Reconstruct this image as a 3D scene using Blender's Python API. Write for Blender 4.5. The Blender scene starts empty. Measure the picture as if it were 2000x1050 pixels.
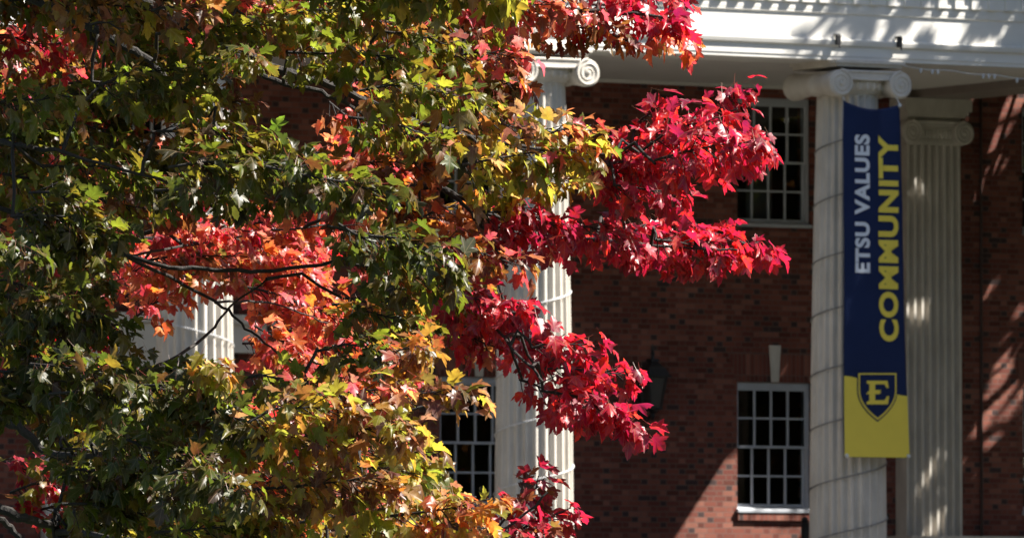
import bpy, math, random
import numpy as np
from mathutils import Vector, Matrix

scene = bpy.context.scene
col = scene.collection
RNG = np.random.default_rng(11)
random.seed(5)

# ---------------------------------------------------------------- camera
TH = math.radians(30.5)          # the facade is seen 30.5 degrees off square
F = 16340.0                      # focal length in pixels of the 2000 px frame
PITCH = math.radians(2.54)
EYE = 1.7
hx = np.array([math.sin(TH), math.cos(TH), 0.0])
RIGHT = np.array([math.cos(TH), -math.sin(TH), 0.0])
FWD = math.cos(PITCH) * hx + np.array([0, 0, math.sin(PITCH)])
UP = -math.sin(PITCH) * hx + np.array([0, 0, math.cos(PITCH)])
CAM = np.array([-60.17643937, -93.3790918, EYE])


def ray(px, py):
    return FWD + (px - 1000) / F * RIGHT - (py - 525) / F * UP


def on_y(px, py, Y):
    v = ray(px, py)
    return CAM + v * ((Y - CAM[1]) / v[1])


def at_depth(px, py, d):
    return CAM + ray(px, py) * d


cam_d = bpy.data.cameras.new('camera')
cam = bpy.data.objects.new('camera', cam_d)
col.objects.link(cam)
cam_d.sensor_width = 36
cam_d.lens = 36 * F / 2000
cam_d.clip_start = 0.5
cam_d.clip_end = 4000
cam.matrix_world = Matrix(((RIGHT[0], UP[0], -FWD[0], CAM[0]),
                           (RIGHT[1], UP[1], -FWD[1], CAM[1]),
                           (RIGHT[2], UP[2], -FWD[2], CAM[2]),
                           (0, 0, 0, 1)))
cam_d.dof.use_dof = True
cam_d.dof.focus_distance = 33.0
cam_d.dof.aperture_fstop = 21.0
cam_d.dof.aperture_blades = 0
scene.camera = cam

# ---------------------------------------------------------------- light
SAZ = np.array([math.cos(TH), -math.sin(TH), 0.0])     # the sun stands square to the line of sight
SEL = math.radians(49)
SUN = math.cos(SEL) * SAZ + np.array([0, 0, math.sin(SEL)])
world = bpy.data.worlds.new("World")
scene.world = world
world.use_nodes = True
wn = world.node_tree.nodes
wl = world.node_tree.links
wn.clear()
sky = wn.new('ShaderNodeTexSky')
sky.sky_type = 'NISHITA'
sky.sun_disc = False
sky.sun_elevation = SEL
sky.sun_rotation = math.radians(120.5)
bg = wn.new('ShaderNodeBackground')
bg.inputs[1].default_value = 0.05
wo = wn.new('ShaderNodeOutputWorld')
wl.new(sky.outputs[0], bg.inputs[0])
wl.new(bg.outputs[0], wo.inputs[0])
sd = bpy.data.lights.new('sun', 'SUN')
sd.energy = 5.0
sd.angle = math.radians(0.5)
sd.color = (1.0, 0.95, 0.86)
so = bpy.data.objects.new('sun', sd)
col.objects.link(so)
so.rotation_euler = Vector(SUN).to_track_quat('Z', 'Y').to_euler()
so.location = (40, -30, 60)
scene.view_settings.view_transform = 'Standard'
scene.view_settings.look = 'None'
scene.view_settings.gamma = 1
scene.view_settings.exposure = 1.68
scene.cycles.max_bounces = 8
scene.cycles.transparent_max_bounces = 12
scene.cycles.sample_clamp_indirect = 4


# ---------------------------------------------------------------- materials
def new_mat(name):
    m = bpy.data.materials.new(name)
    m.use_nodes = True
    nt = m.node_tree
    nt.nodes.clear()
    out = nt.nodes.new('ShaderNodeOutputMaterial')
    p = nt.nodes.new('ShaderNodeBsdfPrincipled')
    nt.links.new(p.outputs[0], out.inputs[0])
    return m, nt, p, out


def mth(nt, op, a, b=None, c=None):
    n = nt.nodes.new('ShaderNodeMath')
    n.operation = op
    for i, v in enumerate((a, b, c)):
        if v is None:
            continue
        if isinstance(v, (int, float)):
            n.inputs[i].default_value = v
        else:
            nt.links.new(v, n.inputs[i])
    return n.outputs[0]


def mixc(nt, fac, a, b):
    n = nt.nodes.new('ShaderNodeMix')
    n.data_type = 'RGBA'
    for sock, v in ((n.inputs[0], fac), (n.inputs[6], a), (n.inputs[7], b)):
        if isinstance(v, (int, float)):
            sock.default_value = v
        elif isinstance(v, tuple):
            sock.default_value = (*v, 1)
        else:
            nt.links.new(v, sock)
    return n.outputs[2]


def noisy(name, c1, c2, scale=3.0, rough=0.6, stretch=(1, 1, 1), bump=0.0, spec=0.4, detail=6):
    m, nt, p, out = new_mat(name)
    tc = nt.nodes.new('ShaderNodeTexCoord')
    mp = nt.nodes.new('ShaderNodeMapping')
    mp.inputs['Scale'].default_value = stretch
    nt.links.new(tc.outputs['Object'], mp.inputs[0])
    nz = nt.nodes.new('ShaderNodeTexNoise')
    nz.inputs['Scale'].default_value = scale
    nz.inputs['Detail'].default_value = detail
    nz.inputs['Roughness'].default_value = 0.65
    nt.links.new(mp.outputs[0], nz.inputs['Vector'])
    rp = nt.nodes.new('ShaderNodeMapRange')
    rp.inputs[1].default_value = 0.3
    rp.inputs[2].default_value = 0.7
    nt.links.new(nz.outputs[0], rp.inputs[0])
    nt.links.new(mixc(nt, rp.outputs[0], c1, c2), p.inputs['Base Color'])
    p.inputs['Roughness'].default_value = rough
    p.inputs['Specular IOR Level'].default_value = spec
    if bump:
        b = nt.nodes.new('ShaderNodeBump')
        b.inputs['Strength'].default_value = bump
        b.inputs['Distance'].default_value = 0.02
        nt.links.new(nz.outputs[0], b.inputs['Height'])
        nt.links.new(b.outputs[0], p.inputs['Normal'])
    return m


def brick_mat(name, bw, bh, vertical=False, ux='X', uz='Z'):
    m, nt, p, out = new_mat(name)
    tc = nt.nodes.new('ShaderNodeTexCoord')
    sp = nt.nodes.new('ShaderNodeSeparateXYZ')
    nt.links.new(tc.outputs['Object'], sp.inputs[0])
    x = sp.outputs[ux]
    z = sp.outputs[uz]
    row = mth(nt, 'FLOOR', mth(nt, 'DIVIDE', z, bh))
    fz = mth(nt, 'FRACT', mth(nt, 'DIVIDE', z, bh))
    if vertical:
        cx = mth(nt, 'DIVIDE', x, bw)
    else:
        odd = mth(nt, 'MODULO', mth(nt, 'ADD', row, 1000), 2)
        cx = mth(nt, 'ADD', mth(nt, 'DIVIDE', x, bw * 1.5), mth(nt, 'MULTIPLY', odd, 0.5))
    ci = mth(nt, 'FLOOR', cx)
    fx = mth(nt, 'FRACT', cx)
    j = 0.010
    head = None
    if vertical:
        ex = mth(nt, 'MULTIPLY', mth(nt, 'MINIMUM', fx, mth(nt, 'SUBTRACT', 1, fx)), bw)
    else:                                   # a stretcher and a header in turn
        head = mth(nt, 'GREATER_THAN', fx, 0.6667)
        e1 = mth(nt, 'MINIMUM', mth(nt, 'MINIMUM', fx, mth(nt, 'SUBTRACT', 1, fx)), mth(nt, 'ABSOLUTE', mth(nt, 'SUBTRACT', fx, 0.6667)))
        ex = mth(nt, 'MULTIPLY', e1, bw * 1.5)
        ci = mth(nt, 'ADD', mth(nt, 'MULTIPLY', ci, 2), head)
    mx = mth(nt, 'LESS_THAN', ex, j / 2 * 1.05)
    mz = mth(nt, 'LESS_THAN', mth(nt, 'MINIMUM', fz, mth(nt, 'SUBTRACT', 1, fz)), j / bh / 2 * 1.1)
    mort = mth(nt, 'MAXIMUM', mx, mz)
    cb = nt.nodes.new('ShaderNodeCombineXYZ')
    nt.links.new(ci, cb.inputs[0])
    nt.links.new(row, cb.inputs[1])
    wnz = nt.nodes.new('ShaderNodeTexWhiteNoise')
    wnz.noise_dimensions = '2D'
    nt.links.new(cb.outputs[0], wnz.inputs[0])
    cr = nt.nodes.new('ShaderNodeValToRGB')
    cr.color_ramp.interpolation = 'CONSTANT'
    els = cr.color_ramp.elements
    pal = [(0.0, (0.080, 0.048, 0.046)), (0.06, (0.15, 0.046, 0.032)), (0.16, (0.20, 0.060, 0.044)),
           (0.38, (0.255, 0.080, 0.056)), (0.55, (0.220, 0.068, 0.049)), (0.72, (0.29, 0.100, 0.070)),
           (0.88, (0.33, 0.130, 0.092))]
    els[0].position, els[0].color = 0.0, (*pal[0][1], 1)
    els[1].position, els[1].color = pal[1][0], (*pal[1][1], 1)
    for pos, c in pal[2:]:
        e = els.new(pos)
        e.color = (*c, 1)
    if head is None:
        nt.links.new(wnz.outputs[0], cr.inputs[0])
    else:                                   # headers are burnt dark more often
        hv = mth(nt, 'MULTIPLY', mth(nt, 'SUBTRACT', wnz.outputs[0], 0.17), 1.2)
        nt.links.new(mth(nt, 'ADD', mth(nt, 'MULTIPLY', head, hv), mth(nt, 'MULTIPLY', mth(nt, 'SUBTRACT', 1, head), mth(nt, 'ADD', mth(nt, 'MULTIPLY', wnz.outputs[0], .97), .04))), cr.inputs[0])
    nz = nt.nodes.new('ShaderNodeTexNoise')
    nz.inputs['Scale'].default_value = 1.3
    nz.inputs['Detail'].default_value = 8
    nt.links.new(tc.outputs['Object'], nz.inputs['Vector'])
    nf = nt.nodes.new('ShaderNodeTexNoise')
    nf.inputs['Scale'].default_value = 60
    nt.links.new(tc.outputs['Object'], nf.inputs['Vector'])
    v = mth(nt, 'ADD', mth(nt, 'MULTIPLY', nz.outputs[0], 0.6), mth(nt, 'MULTIPLY', nf.outputs[0], 0.5))
    hs = nt.nodes.new('ShaderNodeHueSaturation')
    nt.links.new(mth(nt, 'ADD', v, 0.22), hs.inputs['Value'])
    nt.links.new(mixc(nt, mort, cr.outputs[0], (0.20, 0.130, 0.108)), hs.inputs['Color'])
    nt.links.new(hs.outputs[0], p.inputs['Base Color'])
    p.inputs['Roughness'].default_value = 0.85
    p.inputs['Specular IOR Level'].default_value = 0.25
    b = nt.nodes.new('ShaderNodeBump')
    b.inputs['Strength'].default_value = 0.7
    b.inputs['Distance'].default_value = 0.006
    nt.links.new(mth(nt, 'ADD', mth(nt, 'SUBTRACT', 1, mort), mth(nt, 'MULTIPLY', nf.outputs[0], 0.5)), b.inputs['Height'])
    nt.links.new(b.outputs[0], p.inputs['Normal'])
    return m


M = {}
M['brick'] = brick_mat('brick', 0.205, 0.0742)
M['soldier'] = brick_mat('soldier_brick', 0.0685, 0.30, vertical=True)
M['paint'] = noisy('white_paint', (0.80, 0.78, 0.74), (0.70, 0.675, 0.63), 1.2, 0.6, (0.5, 1, 1.6))
M['stone'] = noisy('column_stone', (0.66, 0.615, 0.55), (0.50, 0.46, 0.405), 3.0, 0.75, (1.5, 1.5, 0.6), 0.12, 0.3)
M['ceiling'] = noisy('ceiling_plaster', (0.74, 0.70, 0.67), (0.66, 0.63, 0.60), 0.8, 0.8)
M['sash'] = noisy('sash_paint', (0.52, 0.54, 0.58), (0.44, 0.46, 0.50), 5, 0.4)
M['iron'] = noisy('black_iron', (0.012, 0.012, 0.014), (0.03, 0.03, 0.032), 9, 0.45)
M['dark'] = noisy('room_dark', (0.05, 0.045, 0.04), (0.03, 0.03, 0.03), 1.5, 0.9)
M['curtain'] = noisy('curtain_cloth', (0.30, 0.29, 0.29), (0.20, 0.19, 0.19), 6, 0.9, (8, 8, .4))
M['wood'] = noisy('door_wood', (0.10, 0.045, 0.025), (0.06, 0.03, 0.02), 4, 0.5, (6, 6, .8))
M['navy'] = noisy('banner_navy', (0.012, 0.024, 0.080), (0.010, 0.020, 0.068), 2, 0.55, (1, 1, 1), 0, 0.15)
M['gold'] = noisy('banner_gold', (0.83, 0.66, 0.085), (0.77, 0.61, 0.08), 2, 0.5)
M['white_ink'] = noisy('banner_white', (0.72, 0.76, 0.82), (0.66, 0.70, 0.78), 2, 0.5)
M['wire'] = noisy('pale_cable', (0.72, 0.72, 0.72), (0.55, 0.55, 0.56), 20, 0.4)
M['greywire'] = noisy('grey_cable', (0.26, 0.25, 0.24), (0.19, 0.18, 0.17), 20, 0.6)
M['steel'] = noisy('steel_clip', (0.7, 0.72, 0.75), (0.5, 0.52, 0.55), 20, 0.3)
M['bark'] = noisy('maple_bark', (0.034, 0.028, 0.025), (0.010, 0.008, 0.007), 30, 0.75, (1, 1, .5), 0.9, 0.4)
M['grass'] = noisy('grass', (0.022, 0.036, 0.012), (0.036, 0.044, 0.018), 0.7, 0.9, detail=12)
M['paving'] = noisy('paving_brick', (0.055, 0.05, 0.047), (0.04, 0.038, 0.036), 1.5, 0.85)
# panes
m, nt, p, out = new_mat('window_glass')
nt.nodes.remove(p)
tr = nt.nodes.new('ShaderNodeBsdfTransparent')
tr.inputs[0].default_value = (0.75, 0.78, 0.78, 1)
gl = nt.nodes.new('ShaderNodeBsdfGlossy')
gl.inputs['Roughness'].default_value = 0.015
fr = nt.nodes.new('ShaderNodeFresnel')
fr.inputs[0].default_value = 1.52
mx = nt.nodes.new('ShaderNodeMixShader')
nt.links.new(mth(nt, 'MULTIPLY', fr.outputs[0], 1.8), mx.inputs[0])
nt.links.new(tr.outputs[0], mx.inputs[1])
nt.links.new(gl.outputs[0], mx.inputs[2])
nt.links.new(mx.outputs[0], out.inputs[0])
M['glass'] = m
# lantern glass
m, nt, p, out = new_mat('lantern_glass')
p.inputs['Base Color'].default_value = (0.045, 0.042, 0.042, 1)
p.inputs['Roughness'].default_value = 0.25
M['lantern_glass'] = m
# leaves: the colour of each leaf is a mesh attribute, veins come from leaf-space coordinates
m, nt, p, out = new_mat('maple_leaf')
at = nt.nodes.new('ShaderNodeAttribute')
at.attribute_name = 'leaf_colour'
lv = nt.nodes.new('ShaderNodeAttribute')
lv.attribute_name = 'leaf_uv'
sp = nt.nodes.new('ShaderNodeSeparateXYZ')
nt.links.new(lv.outputs['Vector'], sp.inputs[0])
ax = mth(nt, 'ABSOLUTE', sp.outputs[0])
d1 = mth(nt, 'ABSOLUTE', mth(nt, 'SUBTRACT', mth(nt, 'MULTIPLY', ax, 0.77), mth(nt, 'MULTIPLY', sp.outputs[1], 0.64)))
vein = mth(nt, 'LESS_THAN', mth(nt, 'MINIMUM', ax, d1), 0.016)
geo = nt.nodes.new('ShaderNodeNewGeometry')
nz = nt.nodes.new('ShaderNodeTexNoise')
nz.inputs['Scale'].default_value = 45
nz.inputs['Detail'].default_value = 4
nt.links.new(geo.outputs['Position'], nz.inputs['Vector'])
hs = nt.nodes.new('ShaderNodeHueSaturation')
nt.links.new(at.outputs['Color'], hs.inputs['Color'])
nt.links.new(mth(nt, 'ADD', mth(nt, 'MULTIPLY', nz.outputs[0], 1.0), 0.5), hs.inputs['Value'])
nt.links.new(mth(nt, 'ADD', mth(nt, 'MULTIPLY', nz.outputs[0], 0.06), 0.47), hs.inputs['Hue'])
base = mixc(nt, mth(nt, 'MULTIPLY', vein, 0.35), hs.outputs[0], (0.45, 0.32, 0.18))
under = mixc(nt, 0.09, base, (0.42, 0.38, 0.33))
side = mixc(nt, geo.outputs['Backfacing'], base, under)
nt.links.new(side, p.inputs['Base Color'])
p.inputs['Roughness'].default_value = 0.40
p.inputs['Specular IOR Level'].default_value = 0.5
tl = nt.nodes.new('ShaderNodeBsdfTranslucent')
h2 = nt.nodes.new('ShaderNodeHueSaturation')
h2.inputs['Saturation'].default_value = 1.0
sc_ = nt.nodes.new('ShaderNodeSeparateColor')
nt.links.new(at.outputs['Color'], sc_.inputs[0])
grn = mth(nt, 'MINIMUM', mth(nt, 'DIVIDE', sc_.outputs[1], mth(nt, 'ADD', sc_.outputs[0], 0.01)), 1.0)
nt.links.new(mth(nt, 'ADD', 2.2, mth(nt, 'MULTIPLY', grn, 2.2)), h2.inputs['Value'])
nt.links.new(mth(nt, 'SUBTRACT', 0.52, mth(nt, 'MULTIPLY', grn, 0.20)), p.inputs['Specular IOR Level'])
nt.links.new(hs.outputs[0], h2.inputs['Color'])
nt.links.new(h2.outputs[0], tl.inputs[0])
mx = nt.nodes.new('ShaderNodeMixShader')
mx.inputs[0].default_value = 0.45
nt.links.new(p.outputs[0], mx.inputs[1])
nt.links.new(tl.outputs[0], mx.inputs[2])
nt.links.new(mx.outputs[0], out.inputs[0])
M['leaf'] = m


# ---------------------------------------------------------------- mesh helpers
class MB:
    def __init__(self):
        self.v = []
        self.f = []

    def add(self, vs, fs):
        o = len(self.v)
        self.v += [tuple(map(float, p)) for p in vs]
        self.f += [tuple(i + o for i in q) for q in fs]
        return self

    def box(self, x0, x1, y0, y1, z0, z1):
        vs = [(x, y, z) for z in (z0, z1) for y in (y0, y1) for x in (x0, x1)]
        return self.add(vs, [(0, 2, 3, 1), (4, 5, 7, 6), (0, 1, 5, 4), (2, 6, 7, 3), (0, 4, 6, 2), (1, 3, 7, 5)])

    def tube(self, pts, radii, n=6, cap=True):
        pts = [np.array(p, float) for p in pts]
        if isinstance(radii, (int, float)):
            radii = [radii] * len(pts)
        vs, fs = [], []
        prev = None
        for i, p in enumerate(pts):
            a = pts[max(i - 1, 0)]
            b = pts[min(i + 1, len(pts) - 1)]
            t = b - a
            t = t / (np.linalg.norm(t) + 1e-9)
            if prev is None:
                r = np.cross(t, (0.13, 0.31, 0.94))
                if np.linalg.norm(r) < 1e-3:
                    r = np.cross(t, (1, 0, 0))
            else:
                r = prev - t * np.dot(prev, t)
            r = r / (np.linalg.norm(r) + 1e-9)
            prev = r
            s = np.cross(t, r)
            for k in range(n):
                ang = 2 * math.pi * k / n
                vs.append(p + radii[i] * (math.cos(ang) * r + math.sin(ang) * s))
        for i in range(len(pts) - 1):
            for k in range(n):
                k2 = (k + 1) % n
                fs.append((i * n + k, i * n + k2, (i + 1) * n + k2, (i + 1) * n + k))
        if cap:
            fs.append(tuple(range(n - 1, -1, -1)))
            fs.append(tuple((len(pts) - 1) * n + k for k in range(n)))
        return self.add(vs, fs)

    def lathe(self, prof, c=(0, 0, 0), n=24, axis='z'):
        vs, fs = [], []
        for r, h in prof:
            for k in range(n):
                a = 2 * math.pi * k / n
                if axis == 'z':
                    vs.append((c[0] + r * math.cos(a), c[1] + r * math.sin(a), c[2] + h))
                else:
                    vs.append((c[0] + r * math.cos(a), c[1] + h, c[2] + r * math.sin(a)))
        for i in range(len(prof) - 1):
            for k in range(n):
                k2 = (k + 1) % n
                q = (i * n + k, i * n + k2, (i + 1) * n + k2, (i + 1) * n + k)
                fs.append(q if axis == 'z' else q[::-1])
        a0 = tuple(range(n - 1, -1, -1))
        a1 = tuple((len(prof) - 1) * n + k for k in range(n))
        fs += [a0, a1] if axis == 'z' else [a0[::-1], a1[::-1]]
        return self.add(vs, fs)

    def prism(self, poly, d0, d1, axis='x'):
        """extrude a closed outline; axis x: poly = (y, z); axis y: poly = (x, z)"""
        n = len(poly)
        vs = []
        for d in (d0, d1):
            for a, b in poly:
                vs.append((d, a, b) if axis == 'x' else (a, d, b))
        fs = [(i, (i + 1) % n, (i + 1) % n + n, i + n) for i in range(n)]
        fs += [tuple(range(n - 1, -1, -1)), tuple(range(n, 2 * n))]
        return self.add(vs, fs)

    def build(self, name, mat, parent=None, smooth=False):
        me = bpy.data.meshes.new(name)
        me.from_pydata(self.v, [], self.f)
        me.validate()
        import bmesh
        bm = bmesh.new()
        bm.from_mesh(me)
        bmesh.ops.recalc_face_normals(bm, faces=bm.faces)
        bm.to_mesh(me)
        bm.free()
        if smooth:
            me.polygons.foreach_set('use_smooth', [True] * len(me.polygons))
            try:
                me.set_sharp_from_angle(angle=math.radians(smooth if smooth is not True else 40))
            except Exception:
                pass
        me.materials.append(mat)
        o = bpy.data.objects.new(name, me)
        col.objects.link(o)
        if parent:
            o.parent = parent
        return o


def bevel(o, w=0.006, seg=2):
    b = o.modifiers.new('bevel', 'BEVEL')
    b.width = w
    b.segments = seg
    b.limit_method = 'ANGLE'
    return o


def empty(name, loc=(0, 0, 0)):
    o = bpy.data.objects.new(name, None)
    o.empty_display_size = 0.2
    o.location = loc
    col.objects.link(o)
    return o


def tag(o, label=None, cat=None, group=None, kind=None):
    for k, v in (('label', label), ('category', cat), ('group', group), ('kind', kind)):
        if v:
            o[k] = v
    return o


# ---------------------------------------------------------------- the place
W = 5.6                       # wall plane; columns stand on y = 0
ZB, ZC = 9.36, 9.46           # underside of the architrave, ceiling
FLOOR = 2.35
COLX = [-19.6, -14.75, -9.84, -4.84, 0.0, 5.0]
XL, XR = COLX[0] - 0.46, COLX[-1] + 0.46

g = MB()
n = 60
gx = np.concatenate([[-900, -400, -200], np.linspace(-110, 90, n), [160, 400, 900]])
gy = np.concatenate([[-1500, -600, -300], np.linspace(-130, 30, n), [100, 300, 900]])


def gz(x, y):
    t = min(1, max(0, (y + 60) / 50.0))
    return 1.0 * t * t * (3 - 2 * t) + 0.05 * math.sin(x * .21) * math.sin(y * .17)


vs = [(x, y, gz(x, y)) for y in gy for x in gx]
nx = len(gx)
fs = [(j * nx + i, j * nx + i + 1, (j + 1) * nx + i + 1, (j + 1) * nx + i) for j in range(len(gy) - 1) for i in range(nx - 1)]
tag(g.add(vs, fs).build('ground', M['grass'], smooth=True), kind='structure')
pv = MB()
pv.box(-30, 16, -11, -2.6, 0.6, 1.1)
tag(pv.build('path', M['paving']), kind='structure')

bld = empty('brick_building', (0, W, 1.0))
tag(bld, 'red brick building with a white columned portico behind the autumn maple', 'building')


def part(o, parent):
    o.parent = parent
    if parent.type == 'EMPTY':
        o.matrix_parent_inverse = Matrix.Translation(-parent.location)
    return o


# windows in the wall: (x0, z0, z1)
zl0, zl1 = on_y(1440, 998, W)[2], on_y(1440, 745, W)[2]
zu0, zu1 = on_y(1440, 440, W)[2], on_y(1440, 189, W)[2]
xw = on_y(1440, 870, W)[0]
WW = on_y(1584, 870, W)[0] - xw
xl = on_y(859, 870, W)[0]
xr = on_y(1997, 400, W)[0]
bay = 4.9
win_x = [xl - 3 * bay, xl - 2 * bay, xl, xw, xr]
openings = [(x, x + WW, z0, z1) for x in win_x for z0, z1 in ((zl0, zl1), (zu0, zu1))]
dx0, dx1 = on_y(135, 800, W)[0], on_y(395, 800, W)[0]
dz1 = on_y(290, 715, W)[2]
openings.append((dx0, dx1, FLOOR, dz1))
xd = (dx0 + dx1) / 2
openings.append((xd - WW / 2, xd + WW / 2, zu0, zu1))

wall = MB()
xs = sorted({-34.0, 26.0, *[o[0] for o in openings], *[o[1] for o in openings]})
zs = sorted({0.2, 11.5, *[o[2] for o in openings], *[o[3] for o in openings]})
for i in range(len(xs) - 1):
    for j in range(len(zs) - 1):
        cx, cz = (xs[i] + xs[i + 1]) / 2, (zs[j] + zs[j + 1]) / 2
        if any(a < cx < b and c < cz < d for a, b, c, d in openings):
            continue
        wall.add([(xs[i], W, zs[j]), (xs[i + 1], W, zs[j]), (xs[i + 1], W, zs[j + 1]), (xs[i], W, zs[j + 1])], [(0, 1, 2, 3)])
for a, b, c, d in openings:
    y0, y1 = W, W + 0.34
    wall.add([(a, y0, c), (b, y0, c), (b, y0, d), (a, y0, d), (a, y1, c), (b, y1, c), (b, y1, d), (a, y1, d)],
             [(0, 1, 5, 4), (1, 2, 6, 5), (2, 3, 7, 6), (3, 0, 4, 7)])
me = bpy.data.meshes.new('wall')
me.from_pydata(wall.v, [], wall.f)
me.materials.append(M['brick'])
wo_ = bpy.data.objects.new('wall', me)
col.objects.link(wo_)
part(wo_, bld)
# rooms behind the panes
rm = MB()
for z0, z1 in ((FLOOR, 6.3), (6.4, 10.6)):
    y0, y1 = W + 0.35, W + 5
    a, b = -33, 25
    rm.add([(a, y0, z0), (b, y0, z0), (b, y1, z0), (a, y1, z0), (a, y0, z1), (b, y0, z1), (b, y1, z1), (a, y1, z1)],
           [(0, 1, 2, 3), (4, 5, 6, 7), (3, 2, 6, 7), (0, 3, 7, 4), (1, 2, 6, 5)])
for a, b in zip(xs[:-1], xs[1:]):
    pass
part(rm.build('room', M['dark']), bld)


def sash(x0, x1, y, z0, z1, shift=0):
    """rails, stiles and glazing bars of one sash: 4 x 2 lights"""
    s = MB()
    fw = 0.03
    t = 0.045
    s.box(x0, x0 + fw, y, y + t, z0, z1)
    s.box(x1 - fw, x1, y, y + t, z0, z1)
    s.box(x0 + fw, x1 - fw, y, y + t, z1 - fw, z1)
    s.box(x0 + fw, x1 - fw, y, y + t, z0, z0 + fw * 1.15)
    iw = x1 - x0 - 2 * fw
    for k in (1, 2, 3):
        xc = x0 + fw + iw * k / 4
        s.box(xc - 0.016, xc + 0.016, y + 0.006, y + t - 0.006, z0 + fw * 1.15, z1 - fw)
    zc = (z0 + z1) / 2
    s2 = [x0 + fw] + [x0 + fw + iw * k / 4 for k in (1, 2, 3)] + [x1 - fw]
    for k in range(4):
        s.box(s2[k] + (0.016 if k else 0), s2[k + 1] - (0.016 if k < 3 else 0), y + 0.008, y + t - 0.008, zc - 0.014, zc + 0.014)
    return s


def window(x0, z0, z1, upper, label):
    x1 = x0 + WW
    fy = W + 0.05
    fr_ = MB()
    fw = 0.03
    d = 0.17
    fr_.box(x0, x0 + fw, fy, fy + d, z0, z1)
    fr_.box(x1 - fw, x1, fy, fy + d, z0, z1)
    fr_.box(x0 + fw, x1 - fw, fy, fy + d, z1 - 0.085, z1)
    o = part(fr_.build('window', M['sash']), bld)
    bevel(o, 0.005)
    o['label'] = label
    a, b = x0 + fw, x1 - fw
    zs0 = z0 + 0.075
    zt = z1 - 0.085
    zm = (zs0 + zt) / 2 + 0.01
    bevel(sash(a, b, fy + 0.02, zm - 0.02, zt).build('sash', M['sash'], o), 0.004)
    bevel(sash(a, b, fy + 0.085, zs0, zm + 0.02).build('sash', M['sash'], o), 0.004)
    for y, q0, q1 in ((fy + 0.042, zm, zt - 0.03), (fy + 0.107, zs0 + 0.03, zm)):
        pm = MB()
        tilt = 0.0
        pm.add([(a + .02, y, q0), (b - .02, y, q0), (b - .02, y + tilt, q1), (a + .02, y + tilt, q1)], [(0, 1, 2, 3)])
        pm.build('pane', M['glass'], o)
    sl = MB().prism([(W - 0.055, z0 - 0.015), (W - 0.055, z0 + 0.03), (fy + 0.08, z0 + 0.075), (fy + 0.17, z0 + 0.075), (fy + 0.17, z0 - 0.015)],
                    x0 - (0.0 if upper else 0.02), x1 + (0.0 if upper else 0.02))
    bevel(sl.build('sill', M['sash'], o), 0.005)
    if not upper:
        # rowlock brick course below and flat brick arch with a stone key above
        rb = MB().box(x0 - 0.01, x1 + 0.02, W - 0.04, W + 0.05, z0 - 0.12, z0 - 0.018)
        rb.build('brick_sill', M['soldier'], o)
        xc = (x0 + x1) / 2
        ja = MB().prism([(x0 - 0.0, z1 + 0.002), (x1 + 0.0, z1 + 0.002), (x1 + 0.16, z1 + 0.40), (x0 - 0.16, z1 + 0.40)], W - 0.004, W + 0.02, 'y')
        ja.build('flat_arch', M['soldier'], o)
        ks = MB().prism([(xc - 0.06, z1 + 0.004), (xc + 0.06, z1 + 0.004), (xc + 0.095, z1 + 0.52), (xc - 0.095, z1 + 0.52)], W - 0.035, W - 0.004, 'y')
        bevel(ks.build('keystone', M['stone'], o), 0.006)
    # curtains inside
    if upper:
        cu = MB()
        for c0, c1 in ((a + 0.36, a + 0.78),):
            N = 40
            vs = []
            for k in range(N + 1):
                xx = c0 + (c1 - c0) * k / N
                yy = fy + 0.33 + 0.03 * math.sin(k * 1.25)
                vs += [(xx, yy, z0 + 0.05), (xx, yy, z1)]
            cu.add(vs, [(2 * k, 2 * k + 2, 2 * k + 3, 2 * k + 1) for k in range(N)])
        cu.build('curtain', M['curtain'], o)
    return o


for i, x in enumerate(win_x):
    for up in (0, 1):
        lab = None
        if i == 3:
            lab = 'upper sash window with grey curtain behind the red branches' if up else 'lower sash window with keystone beside the bannered column'
        o = window(x, zu0 if up else zl0, zu1 if up else zl1, up, lab or '')
        if not lab:
            del o['label']
o = window(xd - WW / 2, zu0, zu1, 1, '')
del o['label']

# doorway with its white surround
dsr = MB()
jw = 0.42
yj = W - 0.14
zc0, zc1 = on_y(470, 690, W)[2], on_y(470, 616, W)[2]
e0, e1 = on_y(72, 650, W)[0], on_y(508, 650, W)[0]
dsr.box(dx0 - jw, dx0 + 0.001, yj, W + 0.05, FLOOR, dz1)
dsr.box(dx1 - 0.001, dx1 + jw, yj, W + 0.05, FLOOR, dz1)
dsr.box(dx0 - jw, dx1 + jw, yj, W + 0.05, dz1 + 0.001, zc0)
dsr.box(e0, e1, yj - 0.06, W + 0.05, zc0 + .001, zc1 - 0.13)
dsr.box(e0 - 0.07, e1 + 0.07, yj - 0.17, W + 0.05, zc1 - 0.129, zc1)
o = part(dsr.build('door_surround', M['paint']), bld)
bevel(o, 0.012)
db = MB()
for s in (0, 1):
    a = dx0 + 0.02 + s * (dx1 - dx0) / 2
    b = a + (dx1 - dx0) / 2 - 0.03
    db.box(a, b, W + 0.12, W + 0.17, FLOOR, dz1 - 0.05)
    for k in range(4):
        z0 = FLOOR + 0.2 + k * (dz1 - FLOOR - 0.35) / 4
        db.box(a + 0.12, b - 0.12, W + 0.10, W + 0.12, z0, z0 + (dz1 - FLOOR) / 4 - 0.2)
bevel(part(db.build('door', M['wood']), bld), 0.008)

# floor, steps, podium
pf = MB()
pf.box(XL - 0.4, XR + 0.4, -0.95, W, 1.0, FLOOR)
for k in range(8):
    pf.box(XL - 0.2, XR + 0.2, -0.95 - 0.33 * (k + 1), -0.95 - 0.33 * k - .001, 0.7, FLOOR - 0.16 * (k + 1))
bevel(part(pf.build('portico_floor', M['paving']), bld), 0.01)
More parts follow.
